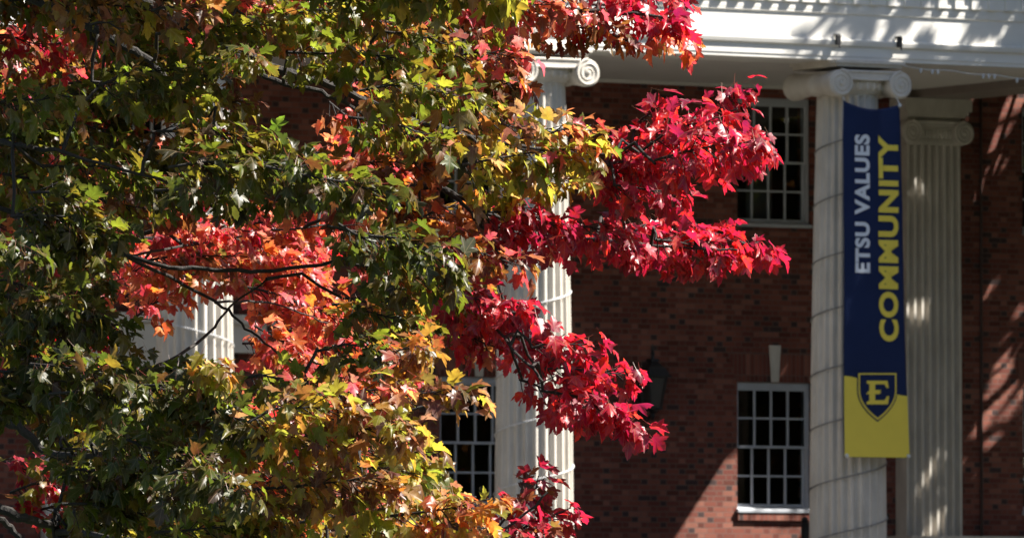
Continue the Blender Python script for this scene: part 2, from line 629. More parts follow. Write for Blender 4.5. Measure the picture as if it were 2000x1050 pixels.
# low stone parapet at the foot of the end pilaster
px0 = on_y(1736, 1048, W)[0]
zp = on_y(1820, 1046, W - 0.3)[2]
pp = MB().box(px0, 14.0, W - 0.62, W - 0.002, FLOOR - 1.3, zp - 0.10)
pp.box(px0 - 0.05, 14.0, W - 0.67, W - 0.003, zp - 0.099, zp)
bevel(part(pp.build('parapet', M['stone']), bld), 0.012)


# ---------------------------------------------------------------- columns
R0, R1 = 0.515, 0.405


def shaft_mesh(x, zb, zt, nfl=24):
    mb = MB()
    per = 8
    n = nfl * per
    rows = []
    Z = np.concatenate([[zb], np.linspace(zb + 0.10, zt - 0.10, 26), [zt - 0.055, zt - 0.03, zt]])
    vs = []
    for i, z in enumerate(Z):
        t = (z - zb) / (zt - zb)
        R = R0 - (R0 - R1) * (t ** 1.7)
        dep = 0.058 * (R / R0)
        if i == 0 or z >= zt - 0.03:
            dep = 0
        elif z >= zt - 0.06:
            dep *= 0.6
        for k in range(n):
            u = (k % per) / per
            a = 2 * math.pi * (k + 0.5) / n
            if u < 0.24:
                r = R
            else:
                q = (u - 0.24) / 0.76
                r = R - dep * math.sin(math.pi * min(1, max(0, q + 0.02))) ** 0.75
            vs.append((x + r * math.cos(a), r * math.sin(a), z))
    fs = []
    for i in range(len(Z) - 1):
        for k in range(n):
            k2 = (k + 1) % n
            fs.append((i * n + k, i * n + k2, (i + 1) * n + k2, (i + 1) * n + k))
    fs.append(tuple((len(Z) - 1) * n + k for k in range(n)))
    return mb.add(vs, fs)


def spiral(mb, cx, cz, y, R, sgn, turns=2.5, w=0.022):
    """raised volute scroll on a face of constant y"""
    pts = []
    rad = []
    N = 64
    for i in range(N + 1):
        t = i / N
        a = math.pi / 2 - sgn * t * turns * 2 * math.pi * -1
        r = (R - w) * (1 - t) ** 0.9 + 0.02
        pts.append((cx + r * math.cos(a), y, cz + r * math.sin(a)))
        rad.append(w * (1 - 0.45 * t))
    mb.tube(pts, rad, 6)
    mb.lathe([(0.001, -0.035), (0.028, -0.025), (0.034, 0.0), (0.034, 0.02)], (cx, y, cz), 12, 'y')


VW, VD, VR = 0.470, 0.575, 0.178


def capital_mesh(x, y0=0.0, zt=ZB, vd=VD, vw=VW, front_only=False, vr=VR):
    mb = MB()
    zv = zt - 0.105 - vr - 0.03          # volute eye height
    # abacus, two courses
    aw, ad = vw + 0.075, vd + 0.0
    yb = y0 + ad if not front_only else y0 + 0.02
    yf = y0 - ad
    mb.box(x - aw, x + aw, yf, yb, zt - 0.045, zt - 0.001)
    mb.box(x - aw + 0.03, x + aw - 0.03, yf + 0.03, yb - 0.03, zt - 0.085, zt - 0.046)
    # canalis between the volutes, sagging slightly
    N = 14
    prof = []
    for k in range(N + 1):
        u = -1 + 2 * k / N
        prof.append((x + u * vw, zv + vr * 0.98 - 0.0))
    for k in range(N + 1):
        u = 1 - 2 * k / N
        prof.append((x + u * vw, zv + vr * 0.35 + 0.03 * (u * u)))
    mb.prism(prof, yf + 0.028, yb - 0.028, 'y')
    # raised bands along the top and bottom of the canalis
    for dz0, w in ((0.92, 0.018), (0.45, 0.014)):
        mb.tube([(x - vw + 2 * vw * k / 10, yf + 0.026, zv + vr * dz0 - (0.02 * (1 - (k / 5 - 1) ** 2) if dz0 < .9 else 0)) for k in range(11)], w, 6)
    for s in (-1, 1):
        cx = x + s * vw
        # bolster: waisted cylinder with a triple band in the middle
        L = (yb - yf)
        prof = []
        for k in range(25):
            t = k / 24
            u = abs(2 * t - 1)
            r = vr * (0.70 + 0.30 * min(1, (u / 0.85)) ** 1.6)
            if u < 0.13:
                r = vr * (0.80 + 0.04 * math.cos(u / 0.13 * 3 * math.pi))
            if front_only:
                u = 1 - t
                r = vr * (0.74 + 0.26 * min(1, (u / 0.85)) ** 1.6)
            prof.append((r, yf + L * t))
        prof = [(vr * 0.93, yf - 0.012)] + prof + ([(vr * 0.93, yb + 0.012)] if not front_only else [])
        mb.lathe(prof, (cx, 0, zv), 32, 'y')
        spiral(mb, cx, zv, yf - 0.010, vr, s)
        if not front_only:
            spiral(mb, cx, zv, yb + 0.010, vr, s)
    # echinus with eggs
    if not front_only:
        mb.lathe([(R1 + 0.01, zv - vr * 0.62), (R1 + 0.055, zv - vr * 0.45), (R1 + 0.10, zv - 0.0), (R1 + 0.10, zv + 0.07)], (x, y0, 0), 48)
        for k in range(28):
            a = 2 * math.pi * k / 28
            c = np.array((x + (R1 + 0.085) * math.cos(a), y0 + (R1 + 0.085) * math.sin(a), zv - 0.02))
            mb.lathe([(0.004, -0.06), (0.026, -0.03), (0.034, 0.02), (0.026, 0.055)], c, 8)
    else:
        mb.box(x - vw * 0.86, x + vw * 0.86, y0 - vd * 0.72, yb, zv - vr * 0.55, zv + vr * 0.36)
        for k in range(9):
            xx = x - vw * 0.62 + k * vw * 1.24 / 8
            mb.lathe([(0.004, -0.06), (0.026, -0.03), (0.034, 0.02), (0.026, 0.055)], (xx, y0 - vd * 0.74, zv - 0.02), 8)
    return mb, zv


for i, x in enumerate(COLX):
    zv = ZB - 0.105 - VR - 0.03
    zt = zv - VR * 0.62
    c = part(shaft_mesh(x, FLOOR + 0.30, zt, 24).build('column', M['stone'], smooth=28), bld)
    if i == 4:
        c['label'] = 'shaded fluted column carrying the navy banner'
    elif i == 3:
        c['label'] = 'half sunlit fluted column behind the red branches'
    elif i == 2:
        c['label'] = 'fluted column glimpsed through the gap in the leaves'
    ca, _ = capital_mesh(x)
    ca.lathe([(R1 + 0.004, zt - 0.012), (R1 + 0.03, zt + 0.0), (R1 + 0.034, zt + 0.012), (R1 + 0.03, zt + 0.026), (R1 + 0.008, zt + 0.034)], (x, 0, 0), 48)
    ca.build('capital', M['stone'], c, smooth=35)
    b = MB().lathe([(0.70, FLOOR + 0.12), (0.715, FLOOR + 0.16), (0.69, FLOOR + 0.205), (0.60, FLOOR + 0.22), (0.60, FLOOR + 0.24), (0.63, FLOOR + 0.265), (0.60, FLOOR + 0.299)], (x, 0, 0), 48)
    b.box(x - 0.72, x + 0.72, -0.72, 0.72, FLOOR + 0.002, FLOOR + 0.119)
    b.build('column_base', M['stone'], c, smooth=40)

# pilaster at the end of the portico wall
pxa, pxb = on_y(1770, 700, W - 0.28)[0], on_y(1879, 700, W - 0.28)[0]
xp = (pxa + pxb) / 2
hw = (pxb - pxa) / 2
pl = MB()
prof = []
NF = 7
wf = 2 * hw / (NF + 0.30)
prof.append((-hw, 0))
for k in range(NF):
    a = -hw + wf * 0.30 + k * wf
    b = a + wf * 0.70
    for q in range(9):
        t = q / 8
        prof.append((a + (b - a) * t, 0.085 * math.sin(math.pi * t) ** 0.6))
prof.append((hw, 0))
n = len(prof)
ztp = 8.72
vs = []
for z, taper in ((zp, 1.0), (5.8, 0.985), (ztp, 0.95)):
    for a, dpt in prof:
        vs.append((xp + a * taper, W - 0.28 + dpt, z))
    vs.append((xp + hw * taper, W - .001, z))
    vs.append((xp - hw * taper, W - .001, z))
n += 2
fs = [(j * n + k, j * n + (k + 1) % n, (j + 1) * n + (k + 1) % n, (j + 1) * n + k) for j in range(2) for k in range(n)]
fs.append(tuple(2 * n + k for k in range(n)))
pil = part(pl.add(vs, fs).build('pilaster', M['stone'], smooth=28), bld)
pil['label'] = 'fluted wall pilaster in dappled shade behind the banner'
pc, _ = capital_mesh(xp, W - 0.0, 9.16, 0.40, hw * 0.93, True, 0.165)
pc.box(xp - hw - .01, xp + hw + .01, W - 0.31, W - .002, ztp - 0.03, ztp + 0.03)
pc.box(xp - hw * .95, xp + hw * .95, W - 0.29, W - .002, ztp + 0.03, 9.08)
pc.box(xp - hw - 0.09, xp + hw + 0.09, W - 0.42, W - .002, 9.161, 9.338)
pc.build('pilaster_capital', M['stone'], pil, smooth=35)

# ---------------------------------------------------------------- entablature
zf0, zf1, zt0, zt1 = 9.535, 9.60, 9.625, 9.70
YF = -0.44
zfr = on_y(1656, 25, -0.46)[2]
ent = [(YF, ZB), (YF, ZB + 0.045), (YF - 0.012, ZB + 0.05), (YF - 0.012, 9.530), (YF - 0.05, 9.555), (YF - 0.062, 9.60), (YF - 0.062, 9.622),
       (YF - 0.005, 9.640), (YF - 0.005, zfr - 0.028), (YF - 0.03, zfr - 0.016), (YF - 0.03, zfr),
       (YF - 0.035, zfr + 0.03), (YF - 0.035, zfr + 0.105), (YF - 0.055, zfr + 0.115), (YF - 0.055, zfr + 0.36), (YF - 0.22, zfr + 0.75), (YF - 0.28, zfr + 0.95), (YF - 0.28, zfr + 1.05), (0.42, zfr + 1.05), (0.42, ZB)]
e = MB().prism(ent, XL, XR)
eo = part(e.build('entablature', M['paint']), bld)
sp_ = 0.268
comb = MB()
x = XL
dproto = None
while x < XR - 0.2:
    if -2.8 < x < 3.6:
        if dproto is None:
            dproto = MB().box(0, 0.138, YF - 0.085, YF - 0.0545, zfr + 0.112, zfr + 0.30).build('dentil', M['paint'], eo)
            dproto.location.x = x
        else:
            dd = dproto.copy()
            col.objects.link(dd)
            dd.parent = eo
            dd.location.x = x
    x += sp_
# the run hidden behind the maple: one toothed strip
for a, n_ in ((XL, int((-2.8 - XL) / sp_)), (XL + sp_ * math.ceil((3.6 - XL) / sp_), 6)):
    poly = [(a, zfr + 0.30)]
    for k in range(n_):
        poly += [(a + k * sp_, zfr + 0.112), (a + k * sp_ + 0.138, zfr + 0.112), (a + k * sp_ + 0.138, zfr + 0.28), (a + (k + 1) * sp_, zfr + 0.28)]
    poly.append((a + n_ * sp_, zfr + 0.30))
    comb = MB().prism(poly, YF - 0.085, YF - 0.0546, 'y')
    comb.build('dentil_course', M['paint'], eo)
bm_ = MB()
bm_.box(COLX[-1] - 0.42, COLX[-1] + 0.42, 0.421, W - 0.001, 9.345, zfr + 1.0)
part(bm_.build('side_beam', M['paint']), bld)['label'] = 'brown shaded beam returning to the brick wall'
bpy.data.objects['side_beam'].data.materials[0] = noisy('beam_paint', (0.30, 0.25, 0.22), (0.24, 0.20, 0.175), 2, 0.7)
ce = MB().box(COLX[0] + 0.421, COLX[-1] - 0.421, 0.421, W - 0.001, ZC, ZC + 0.05)
part(ce.build('ceiling', M['ceiling']), bld)
cm = MB().box(COLX[0] + 0.421, COLX[-1] - 0.421, W - 0.05, W - 0.002, ZC - 0.05, ZC - 0.001)
part(cm.build('ceiling_moulding', M['ceiling']), bld)
rf = MB().box(XL - 0.4, XR + 0.4, YF - 0.45, W + 6, zfr + 1.051, zfr + 1.3)
part(rf.build('roof', M['paint']), bld)

# ---------------------------------------------------------------- things on the building
# banner
YB = -VD - 0.055


def bpos(px, py):
    q = on_y(px, py, YB)
    return q[0], q[2]


bx0, bz0 = bpos(1649, 892)
bx1, _ = bpos(1776, 893)
tx0, tz0 = bpos(1647, 196)
tx1, tz1 = bpos(1757, 203)


def warp(x, z):
    """gentle billow of the cloth"""
    t = min(1, max(0, (z - bz0) / (tz0 - bz0)))
    u = (x - bx0) / (bx1 - bx0)
    y = YB - 0.025 * math.sin(math.pi * u) * (0.3 + 0.7 * (1 - t)) + 0.006 * math.sin(7 * z + 3 * u) * t - 0.007 * math.sin(2.1 * z + 5 * u)
    y += 0.05 * math.exp(-((u - 0.62) / 0.12) ** 2) * math.exp(-((1 - t) / 0.10) ** 2) * 1.2
    y -= 0.015 * math.exp(-((u - .15) / .08) ** 2) * math.exp(-((1 - t) / .3) ** 2)
    return y


def edge_x(u, z):
    t = min(1.02, max(0, (z - bz0) / (tz0 - bz0)))
    xr_ = bx1 + (tx1 - bx1) * t ** 0.75
    xl_ = bx0 + (tx0 - bx0) * t
    return xl_ + (xr_ - xl_) * u


ban = empty('hanging_banner', ((bx0 + bx1) / 2, YB, bz0))
tag(ban, 'navy and gold vertical banner reading ETSU VALUES COMMUNITY hung on the column', 'banner')
NU, NZ = 24, 120
vs = []
for j in range(NZ + 1):
    for i in range(NU + 1):
        u = i / NU
        sag = 0.095 * math.sin(math.pi * u ** 1.0) ** 0.85 * (1 if True else 0)
        zt_ = tz0 + (tz1 - tz0) * u - sag
        z = bz0 + (zt_ - bz0) * j / NZ
        x = edge_x(u, z)
        vs.append((x, warp(x, z), z))
fs = [(j * (NU + 1) + i, j * (NU + 1) + i + 1, (j + 1) * (NU + 1) + i + 1, (j + 1) * (NU + 1) + i) for j in range(NZ) for i in range(NU)]
clo = MB().add(vs, fs).build('cloth', M['navy'], smooth=True)
part(clo, ban)
so_ = clo.modifiers.new('thick', 'SOLIDIFY')
so_.thickness = 0.004
so_.offset = -1
# make cloth normals face the street
gp = []
gold = MB()
vs = []
NG = 30
for j in range(NG + 1):
    for i in range(NU + 1):
        u = i / NU
        ptop = 735 + (772 - 735) * (3 * u * u - 2 * u ** 3)
        zt_ = bpos(1700, ptop)[1]
        z = bz0 + 0.004 + (zt_ - bz0) * j / NG
        x = edge_x(u, z)
        x = bx0 + (x - bx0)
        vs.append((x, warp(x, z) - 0.007, z))
fs = [(j * (NU + 1) + i, j * (NU + 1) + i + 1, (j + 1) * (NU + 1) + i + 1, (j + 1) * (NU + 1) + i) for j in range(NG) for i in range(NU)]
part(gold.add(vs, fs).build('gold_panel', M['gold'], smooth=True), ban)


def flat_poly(name, outer, off, mat, holes=()):
    """filled flat outline (pixel outline turned into metres on the banner), laid on the cloth"""
    cu = bpy.data.curves.new(name, 'CURVE')
    cu.dimensions = '2D'
    cu.fill_mode = 'FRONT'
    for ring in (outer, *holes):
        s = cu.splines.new('POLY')
        s.points.add(len(ring) - 1)
        for k, (px, py) in enumerate(ring):
            x, z = bpos(px, py)
            s.points[k].co = (x, z, 0, 1)
        s.use_cyclic_u = True
    return curve_to_banner(name, cu, off, mat)


def curve_to_banner(name, cu, off, mat, xf=None):
    tmp = bpy.data.objects.new('tmp', cu)
    col.objects.link(tmp)
    dg = bpy.context.evaluated_depsgraph_get()
    me = bpy.data.meshes.new_from_object(tmp.evaluated_get(dg))
    bpy.data.objects.remove(tmp)
    import bmesh
    bm = bmesh.new()
    bm.from_mesh(me)
    bmesh.ops.remove_doubles(bm, verts=bm.verts, dist=1e-5)
    for _ in range(2):
        long = [ed for ed in bm.edges if ed.calc_length() > 0.12]
        if long:
            bmesh.ops.subdivide_edges(bm, edges=long, cuts=1)
    bmesh.ops.triangulate(bm, faces=bm.faces)
    for v in bm.verts:
        a, b = v.co.x, v.co.y
        if xf:
            a, b = xf(a, b)
        v.co = (a, warp(a, b) - off, b)
    bm.normal_update()
    for f in bm.faces:
        if f.normal.y > 0:
            f.normal_flip()
    m2 = bpy.data.meshes.new(name)
    bm.to_mesh(m2)
    bm.free()
    m2.materials.append(mat)
    o = bpy.data.objects.new(name, m2)
    col.objects.link(o)
    part(o, ban)
    return o


def banner_text(body, name, pxc, py_lo, py_hi, pxa_, pxb_, mat, off):
    """bold capitals running up the banner"""
    cu = bpy.data.curves.new(name, 'FONT')
    cu.body = body
    cu.size = 1
    cu.fill_mode = 'FRONT'
    cu.resolution_u = 6
    cu.offset = 0.042
    cu.space_character = 1.10
    x0, z0 = bpos(pxb_, py_lo)        # base line is the right side
    x1, z1 = bpos(pxa_, py_hi)
    tmp = bpy.data.objects.new('tmp', cu)
    col.objects.link(tmp)
    bpy.context.view_layer.update()
    dg = bpy.context.evaluated_depsgraph_get()
    me = bpy.data.meshes.new_from_object(tmp.evaluated_get(dg))
    bpy.data.objects.remove(tmp)
    P = np.array([v.co[:2] for v in me.vertices])
    mn, mxx = P.min(0), P.max(0)

    def xf(a, b):
        s = (a - mn[0]) / (mxx[0] - mn[0])
        t = (b - mn[1]) / (mxx[1] - mn[1])
        return x0 + (x1 - x0) * t, z0 + (z1 - z0) * s
    return curve_to_banner(name, cu, off, mat, xf)


banner_text('ETSU VALUES', 'lettering', 1684, 533, 262, 1668, 1698, M['white_ink'], 0.008)['label'] = 'white lettering ETSU VALUES'
banner_text('COMMUNITY', 'lettering', 1733, 667, 264, 1714, 1754, M['gold'], 0.008)['label'] = 'gold lettering COMMUNITY'


def shield(s, cx=1711.5, top=726, w=39, h=97):
    pts = [(cx - w + s, top + s), (cx + w - s, top + s)]
    right = []
    for k in range(15):
        t = k / 14
        right.append(((w - s) * (1 - t ** 2.1), top + 34 + (h - 34 - s * 1.5) * t))
    pts += [(cx + x, y) for x, y in right]
    pts += [(cx - x, y) for x, y in right[-2::-1]]
    return pts


sh = flat_poly('shield', shield(0), 0.011, M['navy'])
flat_poly('shield_border', shield(2.2), 0.0135, M['gold'])
flat_poly('shield_field', shield(5.2), 0.016, M['navy'])
E_ = [(1690, 743), (1730, 743), (1732, 757), (1728, 757), (1724, 750), (1706, 750), (1706, 761), (1718, 761), (1714, 765), (1718, 765),
      (1714, 769), (1706, 769), (1706, 781), (1724, 781), (1729, 773), (1733, 773), (1731, 789), (1690, 789), (1690, 784), (1695, 782), (1695, 769),
      (1689, 769), (1693, 764), (1695, 762), (1695, 750), (1690, 748)]
flat_poly('shield_letter', E_, 0.0185, M['gold'])
for px, py in ((1653, 889), (1773, 890), (1757, 206)):
    x, z = bpos(px, py)
    y = warp(x, z)
    gcl = MB().lathe([(0.004, -0.022), (0.022, -0.018), (0.027, -0.008), (0.027, 0.004)], (x, y - 0.006, z), 12, 'y')
    gcl.tube([(x, y - 0.02, z), (x + 0.03, y + 0.02, z + 0.015), (x + 0.05, y + 0.1, z + 0.02)], 0.006, 5)
    part(gcl.build('clip', M['steel'], smooth=True), ban)
ti = MB()
xa, za = bpos(1757, 203)
ti.tube([(xa, warp(xa, za), za), (xa - .01, YB + .03, za + 0.05), (xa - 0.03, YB + 0.06, za + 0.14)], 0.007, 5)
part(ti.build('tie', M['wire']), ban)
ti = MB()
xa, za = bpos(1649, 196)
ti.tube([(xa, warp(xa, za), za), (xa + .01, YB + .06, za + 0.06), (xa - 0.02, YB + 0.06, za + 0.12)], 0.006, 5)
part(ti.build('tie', M['wire']), ban)

# black clamps on the ledge above the capital
for px, lab in ((1637, 'black clamp on the entablature ledge above the left scroll'), (1757, 'black clamp on the entablature ledge above the right scroll')):
    q = on_y(px, 77 if px < 1700 else 82, YF - 0.09)
    c = MB()
    c.box(q[0] - 0.035, q[0] + 0.035, YF - 0.115, YF - 0.064, q[2] - 0.075, q[2] + 0.06)
    c.box(q[0] - 0.025, q[0] + 0.025, YF - 0.115, YF - 0.006, q[2] + 0.061, q[2] + 0.075)
    c.tube([(q[0] + 0.01, YF - 0.10, q[2] - 0.07), (q[0] + 0.012, YF - 0.12, q[2] - 0.11)], 0.014, 6)
    o = bevel(c.build('clamp', M['iron']), 0.008)
    tag(o, lab, 'clamp', 'clamps above the capital')

# string lights wound round the columns
for i, (cx, sgn, ph, z0, z1, lab, mt) in enumerate((
        (COLX[2], -1, 2.05, 2.9, 8.6, 'light cable wound round the leftmost visible column', 'wire'),
        (COLX[3], 1, 1.3, 2.7, 8.7, 'light cable wound round the half sunlit column', 'wire'),
        (COLX[4], 1, 0.5, 2.7, 8.7, 'cable wound round the column with the banner', 'greywire'))):
    pts = []
    pit = 0.745
    turns = (z1 - z0) / pit
    N = int(turns * 40)
    for k in range(N + 1):
        t = k / N
        z = z0 + (z1 - z0) * t
        tt = (z - FLOOR - .3) / 6.2
        R = R0 - (R0 - R1) * (min(1, max(0, tt)) ** 1.7) + 0.009
        a = sgn * t * turns * 2 * math.pi + ph
        pts.append((cx + R * math.cos(a), R * math.sin(a), z + 0.015 * math.sin(3.1 * t * turns)))
    sl = MB().tube(pts, 0.010, 5)
    o = sl.build('light_cable', M[mt], smooth=True)
    tag(o, lab, 'cable', 'cables wound round the columns')
# bulbs on a cable below the architrave
sl = empty('string_light', (1.2, YF, ZB - 0.06))
tag(sl, 'string of small white bulbs under the right end of the entablature', 'string light')
pts = []
q0, q1 = on_y(1765, 129, -0.40), on_y(2030, 155, -0.40)
for k in range(25):
    t = k / 24
    pts.append((q0[0] + (q1[0] - q0[0]) * t, -0.40, q0[2] + (q1[2] - q0[2]) * t - 0.02 * math.sin(t * math.pi * 3) ** 2))
part(MB().tube(pts, 0.007, 5).build('wire', M['wire']), sl)
for k in (3, 5, 6, 14, 15, 16, 20, 22):
    c = pts[k]
    part(MB().lathe([(0.006, 0.01), (0.016, 0.0), (0.020, -0.03), (0.012, -0.055), (0.003, -0.06)], c, 10).build('bulb', M['wire'], smooth=True), sl)

# wall lantern
q = on_y(1275, 760, W - 0.34)
LX, LZ = q[0], q[2]
LY = W - 0.34
lan = empty('wall_lantern', (LX, W, LZ))
tag(lan, 'black iron wall lantern on the shaded brick between the windows', 'lantern')


def mz(py):
    return on_y(1275, py, LY)[2]


b = MB()
hw0, hw1 = 0.14, 0.085
zt_, zb_ = mz(736), mz(795)
for sx in (-1, 1):
    for sy in (-1, 1):
        b.tube([(LX + sx * hw1, LY + sy * hw1, zb_), (LX + sx * hw0, LY + sy * hw0, zt_)], 0.016, 6)
for zz, ww, hh in ((zt_, hw0 + 0.05, 0.03), (zb_ - 0.03, hw1 + 0.015, 0.03)):
    b.box(LX - ww, LX + ww, LY - ww, LY + ww, zz, zz + hh)
for (za, wa, zb2, wb) in ((zt_ + 0.031, hw0 + 0.03, mz(718), 0.13), (mz(718) + .001, 0.12, mz(706), 0.05), (mz(706) + .001, 0.075, mz(700), 0.06)):
    vs = [(LX + sx * wa, LY + sy * wa, za) for sx, sy in ((-1, -1), (1, -1), (1, 1), (-1, 1))] + [(LX + sx * wb, LY + sy * wb, zb2) for sx, sy in ((-1, -1), (1, -1), (1, 1), (-1, 1))]
    b.add(vs, [(3, 2, 1, 0), (4, 5, 6, 7), (0, 1, 5, 4), (1, 2, 6, 5), (2, 3, 7, 6), (3, 0, 4, 7)])
b.lathe([(0.03, mz(700)), (0.02, mz(694)), (0.035, mz(690)), (0.014, mz(684)), (0.004, mz(670))], (LX, LY, 0), 10)
b.lathe([(0.10, zb_ - 0.031), (0.07, mz(802)), (0.03, mz(808)), (0.035, mz(812)), (0.005, mz(820))][::-1], (LX, LY, 0), 10)
part(b.build('frame', M['iron']), lan)
gb = MB()
vs = [(LX + sx * (hw1 - .012), LY + sy * (hw1 - .012), zb_ + .002) for sx, sy in ((-1, -1), (1, -1), (1, 1), (-1, 1))] + [(LX + sx * (hw0 - .012), LY + sy * (hw0 - .012), zt_ - .002) for sx, sy in ((-1, -1), (1, -1), (1, 1), (-1, 1))]
gb.add(vs, [(3, 2, 1, 0), (4, 5, 6, 7), (0, 1, 5, 4), (1, 2, 6, 5), (2, 3, 7, 6), (3, 0, 4, 7)])
part(gb.build('glass', M['lantern_glass']), lan)
ar = MB().tube([(LX, LY + 0.02, mz(808)), (LX, LY + 0.18, mz(822)), (LX, W - 0.02, mz(812)), (LX, W - .003, mz(790))], 0.02, 8)
ar.box(LX - 0.06, LX + 0.06, W - 0.03, W - 0.002, mz(815), mz(770))
part(ar.build('bracket', M['iron']), lan)

# stair railing
q = on_y(1572, 1022, 1.2)
rl = empty('stair_railing', (q[0], 1.2, FLOOR))
tag(rl, 'black iron stair railing with a ball topped post beside the column', 'railing')
post = MB().box(q[0] - 0.035, q[0] + 0.035, 1.165, 1.235, FLOOR, q[2] - 0.02)
post.lathe([(0.05, -0.02), (0.055, 0.0), (0.03, 0.012), (0.045, 0.035), (0.05, 0.055), (0.03, 0.085), (0.004, 0.095)], (q[0], 1.2, q[2]), 12)
part(post.build('post', M['iron'], smooth=40), rl)
rr = MB()
rr.tube([(q[0], 1.2, q[2] - 0.06), (q[0] + 0.22, 1.1, q[2] - 0.06), (q[0] + 0.55, 0.95, q[2] - 0.32), (q[0] + 1.2, 0.8, q[2] - 0.75)], 0.028, 8)
rr.tube([(q[0], 1.2, q[2] - 0.75), (q[0] + 0.3, 1.1, q[2] - 0.8), (q[0] + 1.2, 0.8, q[2] - 1.1)], 0.018, 8)
part(rr.build('handrail', M['iron'], smooth=True), rl)

# thin conduit on the brick by the pilaster
q = on_y(1915, 600, W)
cd = MB().tube([(q[0], W - 0.022, zp + .01), (q[0], W - 0.022, 9.9)], 0.020, 8)
for z in np.arange(3.8, 9.4, 1.1):
    cd.box(q[0] - 0.04, q[0] + 0.04, W - 0.012, W - 0.003, z, z + 0.03)
tag(cd.build('conduit_pipe', noisy('conduit_paint', (0.07, 0.035, 0.03), (0.05, 0.03, 0.025), 5, 0.35), smooth=True), 'thin dark conduit running up the dappled brick right of the pilaster', 'pipe')


# ---------------------------------------------------------------- leaves
def leaf_template(fold, droop, twist, narrow=1.0):
    half = [(.12, -.05), (.36, .00), (.33, .10), (.36, .20), (.295, .27), (.38, .33), (.47, .42), (.60, .66), (.47, .61), (.42, .67), (.32, .60),
            (.225, .55), (.27, .69), (.19, .76), (.20, .85), (.09, .92)]
    v = [(0, 0.0), (0, .30), (0, .58), (0, 1.04)]
    v += [(a * narrow, b) for a, b in half] + [(-a * narrow, b) for a, b in half]
    n = len(half)
    t = []
    for s in (0, 1):
        o = 4 + s * n
        seq = [0] + [o + k for k in range(12)]
        tri = [(1, seq[k], seq[k + 1]) for k in range(len(seq) - 1)]
        tri.append((1, o + 11, 2))
        seq = [o + k for k in range(11, n)] + [3]
        tri += [(2, seq[k], seq[k + 1]) for k in range(len(seq) - 1)]
        if s:
            tri = [(a, c, b) for a, b, c in tri]
        t += tri
    v = np.array(v)
    x, y = v[:, 0], v[:, 1]
    z = fold * np.abs(x) - droop * (y - 0.25) ** 2 * np.sign(y - .25) - 0.35 * droop * x * x * 3 + twist * x * y
    P = np.stack([x, y, z], 1)
    P = P.astype(np.float32)
    # petiole: thin two sided strip, in leaf units
    pv = np.array([(-.012, 0, 0), (.012, 0, 0), (.010, -.35, .03), (-.010, -.35, .03), (.008, -.7, .10), (-.008, -.7, .10)], np.float32)
    pt = [(0, 2, 1), (0, 3, 2), (3, 4, 2), (3, 5, 4)]
    nb = len(P)
    P = np.concatenate([P, pv])
    t += [(a + nb, b + nb, c + nb) for a, b, c in pt]
    uv = P.copy()
    uv[:, 2] = 0
    uv[nb:, 0] = 0
    return P, np.array(t, np.int32), uv, nb


TEMPL = [leaf_template(.30, .22, .1), leaf_template(.60, .35, .2), leaf_template(-.2, .55, -.25), leaf_template(.95, .65, .2, .8), leaf_template(.15, .10, .4), leaf_template(.5, .9, -.3, .9), leaf_template(-.55, .4, .3, .85), leaf_template(1.2, .3, -.2, .75)]


def norm(v):
    return v / (np.linalg.norm(v, axis=-1, keepdims=True) + 1e-9)


